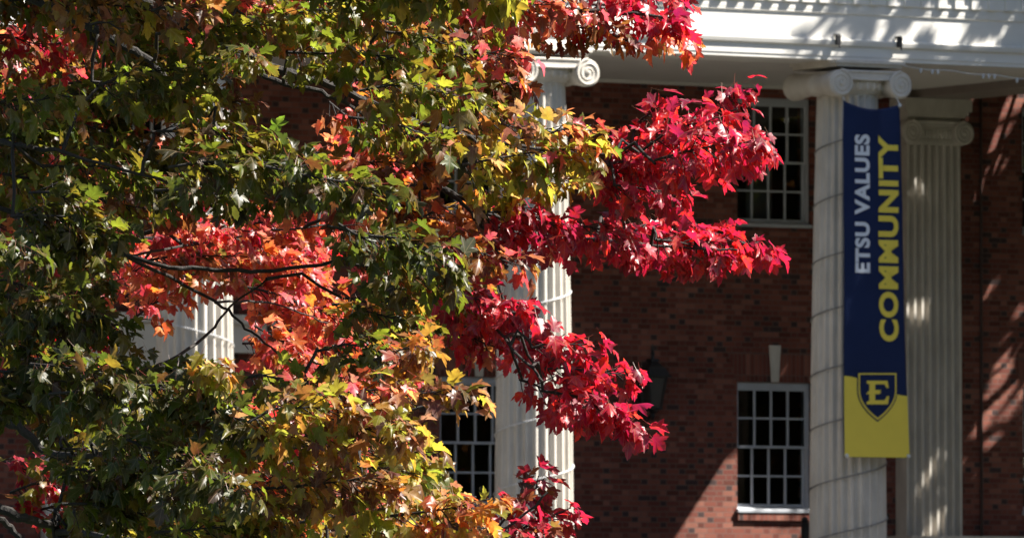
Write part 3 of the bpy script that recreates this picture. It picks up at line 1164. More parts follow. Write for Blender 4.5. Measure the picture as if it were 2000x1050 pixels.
def leaves_mesh(name, pos, tip, nrm, size, colour, mat, parent=None, wood=None):
    """all leaves of one foliage part: pos = blade base, tip = direction of the blade, nrm = upper side"""
    N = len(pos)
    if N == 0:
        return None
    tip = norm(tip)
    nrm = norm(nrm - tip * (nrm * tip).sum(1, keepdims=True))
    sid = np.cross(tip, nrm)
    kind = RNG.integers(0, len(TEMPL), N)
    V, T, U, Cc = [], [], [], []
    off = 0
    for k, (P, tri, uv, nb) in enumerate(TEMPL):
        ix = np.where(kind == k)[0]
        if len(ix) == 0:
            continue
        B = np.stack([sid[ix], tip[ix], nrm[ix]], 1)           # n,3,3
        pv = np.einsum('vk,nkj->nvj', P, B) * size[ix][:, None, None] + pos[ix][:, None, :]
        V.append(pv.reshape(-1, 3))
        nv = len(P)
        T.append((tri[None] + (off + np.arange(len(ix)) * nv)[:, None, None]).reshape(-1, 3))
        off += len(ix) * nv
        U.append(np.tile(uv, (len(ix), 1)))
        cc = np.repeat(colour[ix][:, None, :], nv, 1)
        w = np.clip(np.abs(uv[:, 0]) * 1.5 + (uv[:, 1] - .35) * .7, 0, 1)[None, :, None] * RNG.uniform(0, .85, (len(ix), 1, 1))
        other = colour[(ix + RNG.integers(1, 9, len(ix))) % N]          # blades turn from the margin inward
        cc = cc * (1 - w) + other[:, None, :] * w
        cc[:, nb:] = (0.16, 0.035, 0.03)
        Cc.append(cc.reshape(-1, 3))
    V = np.concatenate(V).astype(np.float32)
    T = np.concatenate(T).astype(np.int32)
    U = np.concatenate(U).astype(np.float32)
    Cc = np.concatenate(Cc)
    nleaf_tri = len(T)
    if wood is not None and wood.v:                       # the fine twigs belong to the leafage
        wt = np.array([(q[0], q[i], q[i + 1]) for q in wood.f for i in range(1, len(q) - 1)], np.int32) + len(V)
        nw = len(wood.v)
        V = np.concatenate([V, np.array(wood.v, np.float32)])
        T = np.concatenate([T, wt])
        U = np.concatenate([U, np.zeros((nw, 3), np.float32)])
        Cc = np.concatenate([Cc, np.full((nw, 3), .05)])
    me = bpy.data.meshes.new(name)
    me.vertices.add(len(V))
    me.vertices.foreach_set('co', V.ravel())
    me.loops.add(len(T) * 3)
    me.loops.foreach_set('vertex_index', T.ravel())
    me.polygons.add(len(T))
    me.polygons.foreach_set('loop_start', np.arange(0, len(T) * 3, 3, dtype=np.int32))
    me.update(calc_edges=True)
    a = me.attributes.new('leaf_colour', 'FLOAT_COLOR', 'POINT')
    a.data.foreach_set('color', np.concatenate([Cc, np.ones((len(Cc), 1))], 1).astype(np.float32).ravel())
    a = me.attributes.new('leaf_uv', 'FLOAT_VECTOR', 'POINT')
    a.data.foreach_set('vector', U.ravel())
    me.polygons.foreach_set('use_smooth', np.ones(len(T), bool))
    me.materials.append(mat)
    if len(T) > nleaf_tri:
        me.materials.append(M['bark'])
        mi = np.zeros(len(T), np.int32)
        mi[nleaf_tri:] = 1
        me.polygons.foreach_set('material_index', mi)
    o = bpy.data.objects.new(name, me)
    col.objects.link(o)
    if parent:
        part(o, parent)
    return o


PAL = {   # surface colours of whole leaves
    'red': [(.46, .012, .022), (.40, .010, .030), (.50, .020, .020), (.32, .008, .030), (.24, .007, .028), (.19, .008, .034)],
    'crimson': [(.26, .008, .028), (.32, .010, .030), (.19, .008, .028), (.38, .012, .025)],
    'redorange': [(.46, .085, .065), (.50, .14, .06), (.42, .05, .05), (.42, .15, .05), (.44, .06, .08), (.34, .10, .04), (.38, .03, .04)],
    'orange': [(.42, .12, .018), (.46, .16, .018), (.36, .07, .02), (.30, .15, .02), (.36, .05, .025)],
    'gold': [(.32, .215, .022), (.36, .17, .024), (.25, .21, .022), (.20, .185, .020), (.30, .12, .035), (.16, .16, .016), (.30, .18, .07), (.24, .11, .06)],
    'olive': [(.13, .15, .014), (.17, .17, .016), (.09, .13, .012), (.22, .16, .018), (.24, .09, .02)],
    'green': [(.115, .135, .010), (.135, .145, .011), (.085, .108, .009), (.155, .135, .012), (.175, .115, .014), (.095, .12, .010)],
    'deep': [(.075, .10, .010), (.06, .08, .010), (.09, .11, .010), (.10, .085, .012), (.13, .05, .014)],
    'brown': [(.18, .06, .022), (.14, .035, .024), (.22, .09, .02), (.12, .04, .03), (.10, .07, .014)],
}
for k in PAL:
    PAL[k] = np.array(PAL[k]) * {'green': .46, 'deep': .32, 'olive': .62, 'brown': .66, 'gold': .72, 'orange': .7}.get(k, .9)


class Cloud:
    def __init__(self):
        self.pos, self.tip, self.nrm, self.size, self.colr = [], [], [], [], []

    def add(self, *a):
        for l, v in zip((self.pos, self.tip, self.nrm, self.size, self.colr), a):
            l.append(v)

    def mesh(self, name, parent, label=None, wood=None):
        o = leaves_mesh(name, np.array(self.pos), np.array(self.tip), np.array(self.nrm), np.array(self.size), np.array(self.colr), M['leaf'], parent, wood)
        if o and label:
            o['label'] = label
        return o


def unit(v):
    return v / (np.linalg.norm(v) + 1e-9)


DOWN = np.array([0, 0, -1.0])


def grow_spray(P0, P1, width, palette, cloud, twigs, dens=1.0, size=(.040, .078), flat=1.0, droop=0.42, rad=0.006, mixp=None, lean=None):
    """one leafy branchlet: an axis, opposite side twigs and pairs of stalked leaves"""
    P0, P1 = np.array(P0), np.array(P1)
    ax = P1 - P0
    L = np.linalg.norm(ax)
    d = ax / L
    sagv = RNG.normal(0, 0.05, 3) * L
    N = max(4, int(L / 0.10))
    axis = [P0 + ax * t + (sagv + np.array([0, 0, 0.10 * L])) * math.sin(math.pi * t) * 0.5 + RNG.normal(0, .006, 3) for t in np.linspace(0, 1, N)]
    twigs.tube(axis, [rad * (1 - 0.72 * t) for t in np.linspace(0, 1, N)], 6, cap=False)
    side = unit(np.cross(d, FWD))            # spreads mostly across the picture, some in depth
    dep = unit(np.cross(d, side))
    m = max(3, int(L / 0.019 * dens))
    for k in range(m + 1):
        t = (k + RNG.uniform(-.4, .4)) / m
        t = min(1, max(0.02, t))
        i = min(N - 2, int(t * (N - 1)))
        q = axis[i] + (axis[i + 1] - axis[i]) * (t * (N - 1) - i)
        s = 1 if k % 2 else -1
        ph = RNG.normal(0, 1) * flat
        lat = unit(side * s * math.cos(ph) + dep * math.sin(ph) * RNG.choice([-1, 1]))
        ang = RNG.uniform(.5, 1.15) * (1 - 0.5 * t)
        td = unit(d * math.cos(ang) + lat * math.sin(ang) + DOWN * 0.15)
        tl_ = width * RNG.uniform(.35, 1.05) * (1 - 0.45 * t ** 2)
        if k == m:
            td, tl_ = d, width * 0.4
        nn = max(1, int(tl_ / 0.030))
        p = q
        tp = [q]
        for j in range(nn):
            td = unit(td + RNG.normal(0, .12, 3) + np.array([0, 0, -0.04]))
            p = p + td * tl_ / nn
            tp.append(p)
            leaves = [1, -1] if j < nn - 1 else [1, -1, 0]
            c2 = unit(np.cross(td, RNG.normal(0, 1, 3)))
            for sgn in leaves:
                if RNG.random() < 0.06:
                    continue
                out = unit(c2 * sgn * 0.9 + td * 0.7) if sgn else td
                sz = RNG.uniform(*size) * RNG.choice([1, 1, 1, .75])
                pet = sz * RNG.uniform(.45, .8)
                pd = unit(out + DOWN * RNG.uniform(0, .5))
                base = p + pd * pet
                tipd = unit(out * 0.75 + DOWN * (droop + RNG.normal(0, .33)) + RNG.normal(0, .28, 3) + (lean if lean is not None else 0))
                nrm_ = unit(np.array([0, 0, 0.85]) + SUN * 0.45 + out * 0.45 + FWD * RNG.normal(.12, .45) + RNG.normal(0, .36, 3))
                pal = PAL[palette]
                if mixp and RNG.random() < mixp[1]:
                    pal = PAL[mixp[0]]
                c = pal[RNG.integers(len(pal))] * RNG.uniform(.8, 1.2) * (1 + RNG.normal(0, .05, 3))
                cloud.add(base, tipd, nrm_, sz, np.clip(c, .004, .9))
        if len(tp) > 1:
            twigs.tube(tp, [0.0028 * (1 - .5 * j / len(tp)) for j in range(len(tp))], 4, cap=False)
    return axis


# ---------------------------------------------------------------- the maple in front
D0 = 33.0
maple = empty('maple_tree', tuple(at_depth(-850, 525, 34.2)[:2]) + (0.0,))
tag(maple, 'maple tree in autumn colour, green to scarlet, filling the left foreground', 'tree')
trunk = MB()
tb = np.array(maple.location)
trunk.tube([tb + (0.0, 0, -0.2), tb + (0.0, 0.0, 0.05), tb + (.02, .01, 0.5), tb + (.06, .0, 1.6), tb + (.02, .06, 3.0), tb + (-.05, .05, 4.6), tb + (0, .1, 6.2), tb + (.1, .1, 8.0)],
           [.34, .27, .21, .19, .175, .15, .10, .04], 14)
part(trunk.build('trunk', M['bark'], smooth=True), maple)


LIMB = []


def branch(pts, r0, r1, name='branch'):
    P = [at_depth(x, y, D0 + d * 1.7) for x, y, d in pts]
    # smooth the run with Catmull-Rom
    out = []
    for i in range(len(P) - 1):
        a = P[max(i - 1, 0)]
        b, c = P[i], P[i + 1]
        d = P[min(i + 2, len(P) - 1)]
        for t in np.linspace(0, 1, 6, endpoint=False):
            out.append(.5 * (2 * b + (c - a) * t + (2 * a - 5 * b + 4 * c - d) * t * t + (3 * b - a - 3 * c + d) * t ** 3) + RNG.normal(0, .004, 3))
    out.append(P[-1])
    k = len(out)
    o = MB().tube(out, [r0 + (r1 - r0) * (i / (k - 1)) ** 0.8 for i in range(k)], 8).build(name, M['bark'], smooth=True)
    LIMB.extend([(p, r0 + (r1 - r0) * (i / (k - 1)) ** 0.8) for i, p in enumerate(out)])
    return part(o, maple)


branch([(-860, -420, 1.1), (-500, -260, .5), (-100, -80, .1), (190, 62, -.2), (285, 115, -.25), (335, 170, -.25), (405, 240, -.25)], .03, .008)
branch([(-860, -620, 1.1), (-300, -330, .6), (100, -90, .3), (330, 30, .1), (525, 128, 0), (640, 165, 0), (760, 218, 0.05), (870, 252, .1), (1010, 285, .1), (1200, 300, .15)], .036, .005)
branch([(440, 85, 0.02), (520, 150, -.05), (640, 185, -.1), (720, 230, -.1), (800, 262, 0)], .013, .005)
branch([(-860, 250, 1.2), (-300, 240, .4), (0, 278, -.5), (70, 290, -.55), (140, 302, -.6), (330, 360, -.5)], .017, .005)
branch([(-860, 480, 1.1), (-400, 640, .3), (-60, 790, -.3), (35, 832, -.4), (85, 878, -.4), (150, 905, -.4), (290, 940, -.4)], .036, .006)
branch([(-860, 800, 1.1), (-300, 880, .4), (-20, 985, 0), (65, 1018, 0), (110, 1035, 0.1), (125, 1085, .1)], .027, .013)
branch([(-300, 930, .3), (-60, 990, -.1), (20, 1030, -.1), (60, 1080, -.1)], .018, .010)
branch([(-860, 100, 1.0), (-200, 330, .7), (250, 500, .4), (420, 525, .4), (560, 527, .35), (760, 500, .2), (850, 570, 0), (940, 612, -.1), (1005, 685, -.25), (1060, 745, -.3)], .012, .005)
branch([(250, 500, .42), (420, 590, .6), (480, 640, .6), (560, 702, .6), (660, 760, .5)], .008, .003)
branch([(300, 720, .3), (400, 660, .5), (450, 600, .6), (520, 545, .6)], .008, .004)
branch([(-860, 0, 1.0), (0, 250, .6), (500, 350, .5), (740, 366, .4), (860, 366, .35), (960, 420, .3), (1100, 458, .4), (1300, 480, .5), (1440, 488, .5)], .02, .004)
branch([(740, 366, .4), (870, 375, .3), (940, 440, .2), (990, 520, .1)], .012, .004)

branch([(1000, 284, .1), (1180, 320, .25), (1330, 275, .3), (1440, 212, .25)], .008, .003)
branch([(-860, -700, 1.1), (-200, -240, .6), (500, -60, .5), (900, 20, .5), (1130, 20, .55), (1310, 35, .52)], .05, .004)
branch([(85, 880, -.4), (320, 900, -.9), (560, 875, -1.1), (760, 815, -1.15), (910, 775, -1.15)], .014, .004)
branch([(110, 1036, .1), (380, 1060, -.8), (640, 1012, -1.1), (930, 970, -1.1)], .014, .004)
branch([(380, 1060, -.8), (760, 1120, -.6), (960, 1050, -.5), (1070, 960, -.5)], .010, .004)
branch([(250, 500, .42), (420, 470, 1.0), (620, 440, 1.4), (740, 430, 1.5)], .006, .003)
branch([(420, 590, .6), (520, 590, 1.2), (640, 630, 1.5)], .006, .003)
clouds = {k: Cloud() for k in ('scarlet', 'ember', 'gold', 'green', 'shade', 'top')}
twig_mb = {k: MB() for k in clouds}


def S(cl, x0, y0, x1, y1, w, d0, d1, pal, dens=1.0, mixp=None, **kw):
    # the crown is several metres deep: sprays lie at very different distances
    jit = RNG.normal(0, .22 if cl == 'scarlet' else .38)
    kd = 1.5 if cl == 'scarlet' else 2.0
    d0, d1 = d0 * kd + jit, d1 * kd + jit + RNG.normal(0, .12)
    if cl in ('scarlet', 'gold'):
        kw.setdefault('droop', 0.6 if cl == 'scarlet' else 0.45)
        ll = math.hypot(x1 - x0, y1 - y0)
        x1, y1 = x1 - (x1 - x0) / ll * 34, y1 - (y1 - y0) / ll * 34
    p0 = at_depth(x0, y0, D0 + d0)
    if cl != 'top':
        lp = np.array([p for p, r in LIMB])
        dd = np.linalg.norm(lp - p0 - np.array([0, 0, 0.05]), axis=1) + np.maximum(0, (lp - p0) @ RIGHT) * 1.5
        i = int(dd.argmin())
        if 0.02 < np.linalg.norm(lp[i] - p0) < 0.42:
            a = lp[i]
            mid = a * .5 + p0 * .5 + (0, 0, 0.06) + RNG.normal(0, .015, 3)
            twig_mb[cl].tube([a, a * .65 + mid * .35 + RNG.normal(0, .006, 3), mid, mid * .5 + p0 * .5 + RNG.normal(0, .006, 3), p0], [.008, .0075, .007, .0065, .006], 6, cap=False)
    grow_spray(p0, at_depth(x1, y1, D0 + d1), w / 495.0, pal, clouds[cl], twig_mb[cl], dens, mixp=mixp, **kw)


# scarlet sprays on the outer right
#   upper tip
S('scarlet', 1180, 330, 1330, 235, 62, .35, .3, 'red', 1.0)
S('scarlet', 1250, 300, 1420, 225, 62, .3, .25, 'red', 1.0)
S('scarlet', 1370, 250, 1475, 165, 42, .25, .2, 'red', 1.0, ('crimson', .4))
S('scarlet', 1150, 350, 1330, 300, 70, .4, .35, 'red', 1.1, ('crimson', .4))
S('scarlet', 1280, 320, 1500, 270, 66, .35, .25, 'red', 1.1)
S('scarlet', 1380, 280, 1500, 295, 44, .3, .2, 'red', 1.1)
S('scarlet', 1200, 360, 1340, 380, 64, .4, .4, 'red', 1.0, ('crimson', .5))
S('scarlet', 1240, 250, 1310, 185, 28, .3, .3, 'red', 1.0, ('crimson', .4))
#   middle tip
S('scarlet', 1020, 440, 1250, 460, 62, .5, .5, 'red', 1.1, ('crimson', .65))
S('scarlet', 1180, 455, 1380, 455, 62, .5, .55, 'red', 1.1)
S('scarlet', 1280, 470, 1420, 500, 55, .5, .5, 'red', 1.1)
S('scarlet', 1360, 475, 1530, 500, 46, .5, .5, 'red', 1.1, ('crimson', .25))
S('scarlet', 1080, 470, 1340, 520, 42, .6, .5, 'red', .9, ('crimson', .6))
S('scarlet', 940, 410, 1120, 440, 60, .4, .4, 'red', 1.0, ('crimson', .7))
S('scarlet', 960, 440, 1080, 480, 46, .3, .2, 'redorange', .9, ('crimson', .7))
#   lower tip
S('scarlet', 850, 575, 1040, 600, 60, .0, -.2, 'crimson', 1.1, ('red', .5))
S('scarlet', 900, 590, 1080, 640, 62, .1, -.1, 'crimson', 1.1, ('red', .4))
S('scarlet', 1000, 650, 1110, 700, 52, -.1, -.25, 'crimson', 1.0, ('red', .6))
S('scarlet', 1040, 680, 1190, 670, 42, -.25, -.3, 'red', 1.1)
S('scarlet', 1050, 720, 1250, 745, 52, -.3, -.35, 'red', 1.1, ('crimson', .4))
S('scarlet', 1060, 760, 1270, 845, 52, -.3, -.35, 'red', 1.2, ('crimson', .4))
S('scarlet', 1020, 740, 1130, 800, 52, -.3, -.3, 'crimson', 1.0, ('red', .6))
S('scarlet', 880, 650, 1000, 690, 50, .4, .4, 'crimson', .8, ('redorange', .4))
#   bottom
S('scarlet', 960, 1040, 1080, 920, 40, -.5, -.5, 'crimson', 1.1, ('brown', .35))
S('scarlet', 970, 1060, 1130, 985, 42, -.5, -.5, 'crimson', 1.1, ('red', .4))
S('scarlet', 930, 1080, 1090, 1030, 46, -.5, -.5, 'crimson', 1.0, ('brown', .4))
#   top
S('scarlet', 960, 35, 1180, 20, 48, .6, .55, 'redorange', 1.0, ('brown', .4))
S('scarlet', 1120, 10, 1340, 45, 58, .55, .5, 'red', 1.1, ('crimson', .3))
S('scarlet', 1180, -30, 1350, 5, 55, .55, .5, 'red', 1.1)
S('scarlet', 1250, 60, 1370, 90, 36, .5, .45, 'redorange', 1.0, ('orange', .4))
S('scarlet', 1050, 55, 1260, 82, 34, .5, .45, 'brown', 1.0, ('orange', .5))
S('scarlet', 1100, -80, 1330, -60, 55, .55, .5, 'red', 1.1)

# ember: orange and coral sprays in the middle, farther back and in full sun
for (x0, y0, x1, y1, w) in ((230, 590, 420, 470, 60), (300, 500, 520, 470, 62), (350, 450, 580, 520, 62), (480, 560, 660, 620, 62), (430, 500, 640, 570, 60),
                            (560, 640, 680, 660, 50), (260, 620, 380, 560, 40), (460, 440, 640, 430, 52), (600, 300, 740, 290, 46), (640, 200, 720, 280, 36),
                            (690, 740, 780, 720, 42), (600, 330, 760, 340, 44), (560, 700, 690, 730, 40), (180, 560, 330, 500, 44), (500, 640, 600, 700, 36)):
    S('ember', x0, y0, x1, y1, w, 2.15, 2.1, 'redorange', 1.2, ('orange', .3))
for (x0, y0, x1, y1, w) in ((100, 90, 260, 80, 44), (210, 60, 330, 70, 40), (20, 960, 190, 960, 50), (60, 1000, 200, 1000, 46), (90, 920, 160, 940, 30), (-20, 70, 80, 90, 50), (-10, 900, 80, 930, 30)):
    S('ember', x0, y0, x1, y1, w, 1.1, 1.0, 'crimson', .9, ('olive', .45))
for (x0, y0, x1, y1, w) in ((640, 420, 860, 440, 60), (720, 380, 900, 470, 60), (760, 500, 930, 520, 60), (820, 420, 960, 400, 40), (640, 330, 830, 320, 50)):
    S('ember', x0, y0, x1, y1, w, .5, .45, 'orange', 1.0, ('brown', .5))
for (x0, y0, x1, y1, w) in ((800, 60, 980, 60, 60), (860, 20, 1060, 10, 60), (880, 110, 1010, 115, 46), (780, 130, 960, 160, 55), (900, 175, 1010, 165, 30)):
    S('ember', x0, y0, x1, y1, w, .4, .4, 'brown', 1.1, ('redorange', .45))

# gold and yellow-green sprays catching the light
for (x0, y0, x1, y1, w, p, q) in ((880, 270, 1110, 250, 60, 'gold', 'olive'), (900, 320, 1190, 290, 64, 'gold', 'olive'), (930, 360, 1150, 345, 50, 'olive', 'gold'),
                                  (1060, 262, 1190, 255, 30, 'gold', 'redorange'), (860, 255, 1060, 250, 40, 'gold', 'brown')):
    S('gold', x0, y0, x1, y1, w, .0, .05, p, 1.05, (q, .5))
for (x0, y0, x1, y1, w, p, q) in ((640, 780, 840, 650, 56, 'gold', 'orange'), (700, 800, 940, 770, 52, 'gold', 'brown'), (560, 780, 800, 760, 60, 'gold', 'redorange'),
                                  (620, 850, 830, 830, 56, 'gold', 'brown'), (480, 820, 700, 790, 62, 'gold', 'olive'), (360, 760, 450, 700, 36, 'olive', 'gold'), (380, 780, 460, 800, 40, 'olive', 'gold'),
                                  (420, 850, 640, 860, 62, 'gold', 'olive'), (560, 900, 860, 880, 64, 'gold', 'olive'), (500, 960, 760, 930, 64, 'gold', 'brown'),
                                  (640, 990, 900, 960, 64, 'gold', 'olive'), (760, 1010, 980, 970, 54, 'gold', 'orange'), (420, 1020, 660, 1000, 64, 'olive', 'gold'),
                                  (640, 1060, 960, 1030, 60, 'gold', 'brown'), (700, 910, 840, 930, 46, 'gold', 'olive'), (470, 740, 620, 760, 40, 'olive', 'green'),
                                  (300, 1040, 520, 1030, 60, 'green', 'olive'), (740, 700, 860, 660, 40, 'orange', 'brown')):
    d = RNG.uniform(-1.35, -1.0)
    S('gold', x0, y0, x1, y1, w, d, d - .05, p, 1.05, (q, .5))

# greens of the inner crown
for k in range(34):
    x0 = RNG.uniform(-60, 330)
    y0 = RNG.uniform(120, 1040)
    if (880 < y0 and x0 < 90) or (x0 > 170 and 430 < y0 < 690):
        continue
    a = RNG.uniform(-.5, .5)
    L = RNG.uniform(140, 220)
    d = RNG.uniform(-.7, .5)
    S('green', x0 - L / 2, y0 - L / 2 * math.sin(a), x0 + L / 2, y0 + L / 2 * math.sin(a), 60, d, d + RNG.uniform(-.2, .2), 'green', 1.0, ('deep', .4))
for (x0, y0, x1, y1, w) in ((0, 200, 120, 190, 50), (180, 160, 380, 180, 56), (300, 260, 520, 280, 60), (420, 330, 620, 350, 60), (0, 340, 120, 360, 50), (340, 60, 520, 50, 60), (420, 260, 560, 330, 50),
                            (480, 40, 760, 40, 60), (560, 100, 780, 120, 55), (700, 180, 900, 190, 55), (740, 60, 900, 110, 50), (640, 10, 860, -10, 55), (680, 230, 860, 280, 46), (440, 90, 500, 120, 24)):
    S('green', x0, y0, x1, y1, w, -.3, -.35, 'green', 1.05, ('olive', .4))
def gap(x, y):
    return (285 < x < 475 and 545 < y < 725) or (440 < x < 650 and 120 < y < 330) or (840 < x < 975 and 340 < y < 425) or (850 < x and 700 < y < 960) or (x < 80 and y > 860) or (x > 960 and y > 560) or (x > 1000) or (230 < x < 650 and 430 < y < 700)


nf = 0
while nf < 62:
    x0, y0 = RNG.uniform(-40, 960), RNG.uniform(-20, 1060)
    ll = RNG.uniform(60, 95)
    if any(gap(x0 + t * ll, y0 + v) for t in (-1, -.5, 0, .5, 1) for v in (-45, 0, 45)):
        continue
    nf += 1
    d = RNG.uniform(.15, .75)
    p, q = [('green', 'redorange'), ('olive', 'brown'), ('olive', 'green')][RNG.integers(3)] if x0 < 500 else [('brown', 'redorange'), ('olive', 'orange'), ('green', 'brown')][RNG.integers(3)]
    S('green', x0 - ll, y0 - 15, x0 + ll, y0 + 15, 58, d, d + RNG.uniform(-.2, .2), p, 1.0, (q, .45))
for (x0, y0, x1, y1, w, p, q) in ((290, 190, 470, 205, 50, 'green', 'brown'), (290, 260, 470, 270, 50, 'olive', 'redorange'), (300, 330, 480, 340, 50, 'green', 'brown'), (290, 400, 480, 400, 46, 'brown', 'redorange'),
                                  (280, 455, 480, 450, 46, 'redorange', 'red'), (280, 510, 470, 505, 40, 'redorange', 'brown'), (300, 130, 460, 140, 46, 'green', 'brown'), (330, 545, 470, 540, 26, 'redorange', 'olive')):
    S('ember', x0, y0, x1, y1, w, .85, .8, p, 1.0, (q, .5))
for k in range(13):
    x0 = 20 + k * 75
    S('green', x0 - 80, RNG.uniform(-30, 20), x0 + 80, RNG.uniform(-30, 20), 52, .9, .85, ('green', 'brown', 'redorange')[k % 3], 1.0, ('olive', .4))
nf = 0
while nf < 70:
    x0, y0 = RNG.uniform(-40, 960), RNG.uniform(-40, 1060)
    ll = RNG.uniform(60, 95)
    if any(gap(x0 + t * ll, y0 + v) for t in (-1.1, -.5, 0, .5, 1.1) for v in (-50, 0, 45)):
        continue
    nf += 1
    d = RNG.uniform(1.0, 1.4)
    S('ember', x0 - ll, y0 - 15, x0 + ll, y0 + 15, 58, d, d, ('green', 'olive', 'brown', 'redorange')[RNG.integers(4)], 1.0, (('redorange', 'red', 'olive')[RNG.integers(3)], .4))
for k in range(12):
    x0, y0 = RNG.uniform(260, 600), RNG.uniform(450, 545) if k < 6 else RNG.uniform(450, 680)
    if k >= 6:
        x0 = RNG.uniform(540, 640)
    S('ember', x0 - 75, y0 - 10, x0 + 60, y0 + 10, 46, 2.5, 2.5, 'redorange', 1.0, ('red', .4))
# dark green masses nearer to the camera
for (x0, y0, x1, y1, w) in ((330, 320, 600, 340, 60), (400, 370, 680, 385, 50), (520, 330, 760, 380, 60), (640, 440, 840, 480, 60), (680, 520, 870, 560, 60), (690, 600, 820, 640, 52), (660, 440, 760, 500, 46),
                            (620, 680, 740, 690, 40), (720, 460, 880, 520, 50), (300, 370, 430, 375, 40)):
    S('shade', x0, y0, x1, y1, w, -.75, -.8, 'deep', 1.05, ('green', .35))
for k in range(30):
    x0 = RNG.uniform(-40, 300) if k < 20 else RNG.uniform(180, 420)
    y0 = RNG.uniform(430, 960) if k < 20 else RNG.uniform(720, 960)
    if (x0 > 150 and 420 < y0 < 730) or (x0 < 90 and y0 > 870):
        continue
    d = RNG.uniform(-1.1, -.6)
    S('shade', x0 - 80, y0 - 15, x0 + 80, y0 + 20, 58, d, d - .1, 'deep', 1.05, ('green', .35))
# orange fringe at the top left
for (x0, y0, x1, y1, w) in ((150, 10, 330, 20, 46), (170, 50, 260, 60, 30), (300, 20, 420, 10, 36), (60, 0, 200, -20, 40)):
    S('gold', x0, y0, x1, y1, w, -.5, -.55, 'gold', 1.0, ('brown', .5))
# crown above the picture: it shades the inner leaves
for k in range(150):
    x0 = RNG.uniform(-700, 1000)
    y0 = RNG.uniform(-1300, -60)
    if x0 > 1000 + (y0 + 60) * 0.3:
        continue
    d = RNG.uniform(-1.6, 1.2)
    if x0 > 200 and d > .9:
        d -= 1.2
    if d < -1.0 and x0 > 150:
        d += .6
    a = RNG.uniform(-.6, .6)
    S('top', x0 - 130, y0 + 50 * a, x0 + 130, y0 - 50 * a, 85, d, d + RNG.uniform(-.3, .3), 'green', .8, ('gold', .35), size=(.075, .11))
labs = {'scarlet': 'scarlet outer foliage in full sun', 'ember': 'coral and orange foliage of the middle crown', 'gold': 'gold and yellow green foliage',
        'green': 'green inner foliage', 'shade': 'dark green shaded foliage', 'top': 'green upper crown'}
ntot = 0
for k, c in clouds.items():
    c.mesh('foliage', maple, labs[k], twig_mb[k])
    ntot += len(c.pos)


# ---------------------------------------------------------------- trees beyond the right edge and across the lawn
AX = np.array([math.sin(TH), math.cos(TH), 0])
BX = np.cross(SUN, AX)
BX = BX if BX[2] > 0 else -BX


def shade_tree(name, a, b, s, ra, rb, rs, nleaf, label, pals, gaps=(), lsz=(.15, .25)):
    """a lawn tree whose crown stands between the sun and the right end of the front"""
    c = a * AX + b * BX + s * SUN + np.array([0, 0, EYE])
    root = empty(name, (c[0], c[1], gz(c[0], c[1])))
    tag(root, label, 'tree')
    t = MB()
    z0 = gz(c[0], c[1])
    t.tube([(c[0], c[1], z0 - .2), (c[0], c[1], z0 + .4), (c[0] + .1, c[1], z0 + 3), (c[0] - .05, c[1] + .1, z0 + 7), (c[0], c[1], c[2]), (c[0] + .2, c[1] + .1, c[2] + rb * .6)], [.42, .30, .24, .20, .14, .03], 12)
    part(t.build('trunk', M['bark'], smooth=True), root)
    cl = Cloud()
    lim = MB()
    k = 0
    clumps = []
    for i in range(110):
        while True:
            u = RNG.uniform(-1, 1, 3)
            if (np.abs(u) ** 4).sum() < 1:
                break
        q = c + u[0] * ra * AX + u[1] * rb * BX + u[2] * rs * SUN
        clumps.append(q)
        st = np.array((c[0], c[1], max(z0 + 2.5, min(q[2] - 1.2, c[2]))))
        lim.tube([st, st * .5 + q * .5 + (0, 0, .3), q], [.07, .045, .015], 6)
    part(lim.build('limbs', M['bark'], smooth=True), root)
    clumps = np.array(clumps)
    while k < nleaf:
        q = clumps[RNG.integers(len(clumps))] + RNG.normal(0, .42, 3)
        rel = q - c
        aa, bb = rel @ AX + a, rel @ BX + b
        if aa < a - ra * 1.15 or any(((aa - ga) / wa) ** 2 + ((bb - gb) / wb) ** 2 < 1.0 for ga, gb, wa, wb in gaps):
            k += 0.2
            continue
        pal = PAL[pals[RNG.integers(len(pals))]]
        cl.add(q, unit(RNG.normal(0, 1, 3) + DOWN * .6), unit(RNG.normal(0, .7, 3) + (0, 0, .8)), RNG.uniform(*lsz), pal[RNG.integers(len(pal))])
        k += 1
    cl.mesh('foliage', root)
    return root


def openings_for(spots, Y):
    """openings in the crowns, given by the sunlit flecks they leave on the front: (px, py, half width)"""
    out = []
    for px, py, w in spots:
        q = on_y(px, py, Y) - np.array([0, 0, EYE])
        out.append((float(q @ AX), float(q @ BX), w, w))
    return out


gaps1 = openings_for(((1718, 38, 0.163), (1712, 62, 0.138), (1786, 44, 0.138), (1836, 72, 0.146), (1856, 42, 0.138), (1888, 45, 0.129), (1925, 92, 0.163), (1935, 70, 0.112),
                      (1725, 112, 0.138), (1762, 112, 0.172), (1806, 114, 0.138), (1835, 118, 0.112), (1895, 118, 0.172), (1880, 10, 0.172), (1840, 8, 0.155), (1665, 50, 0.103), (1960, 60, 0.120)), YF)
gaps2 = openings_for(((1806, 330, .26), (1820, 300, .22), (1812, 395, .22), (1800, 560, .25), (1822, 550, .22), (1790, 640, .22), (1828, 905, .22), (1845, 985, .26)), W - 0.28) \
    + openings_for(((1905, 212, .32), (1928, 240, .26), (1980, 205, .25), (1897, 290, .22), (1940, 330, .22), (1955, 720, .26), (1945, 760, .2), (1915, 850, .26), (1925, 880, .2), (1985, 780, .24), (1960, 430, .2), (1890, 400, .18), (1935, 560, .18), (1985, 610, .2)), W)
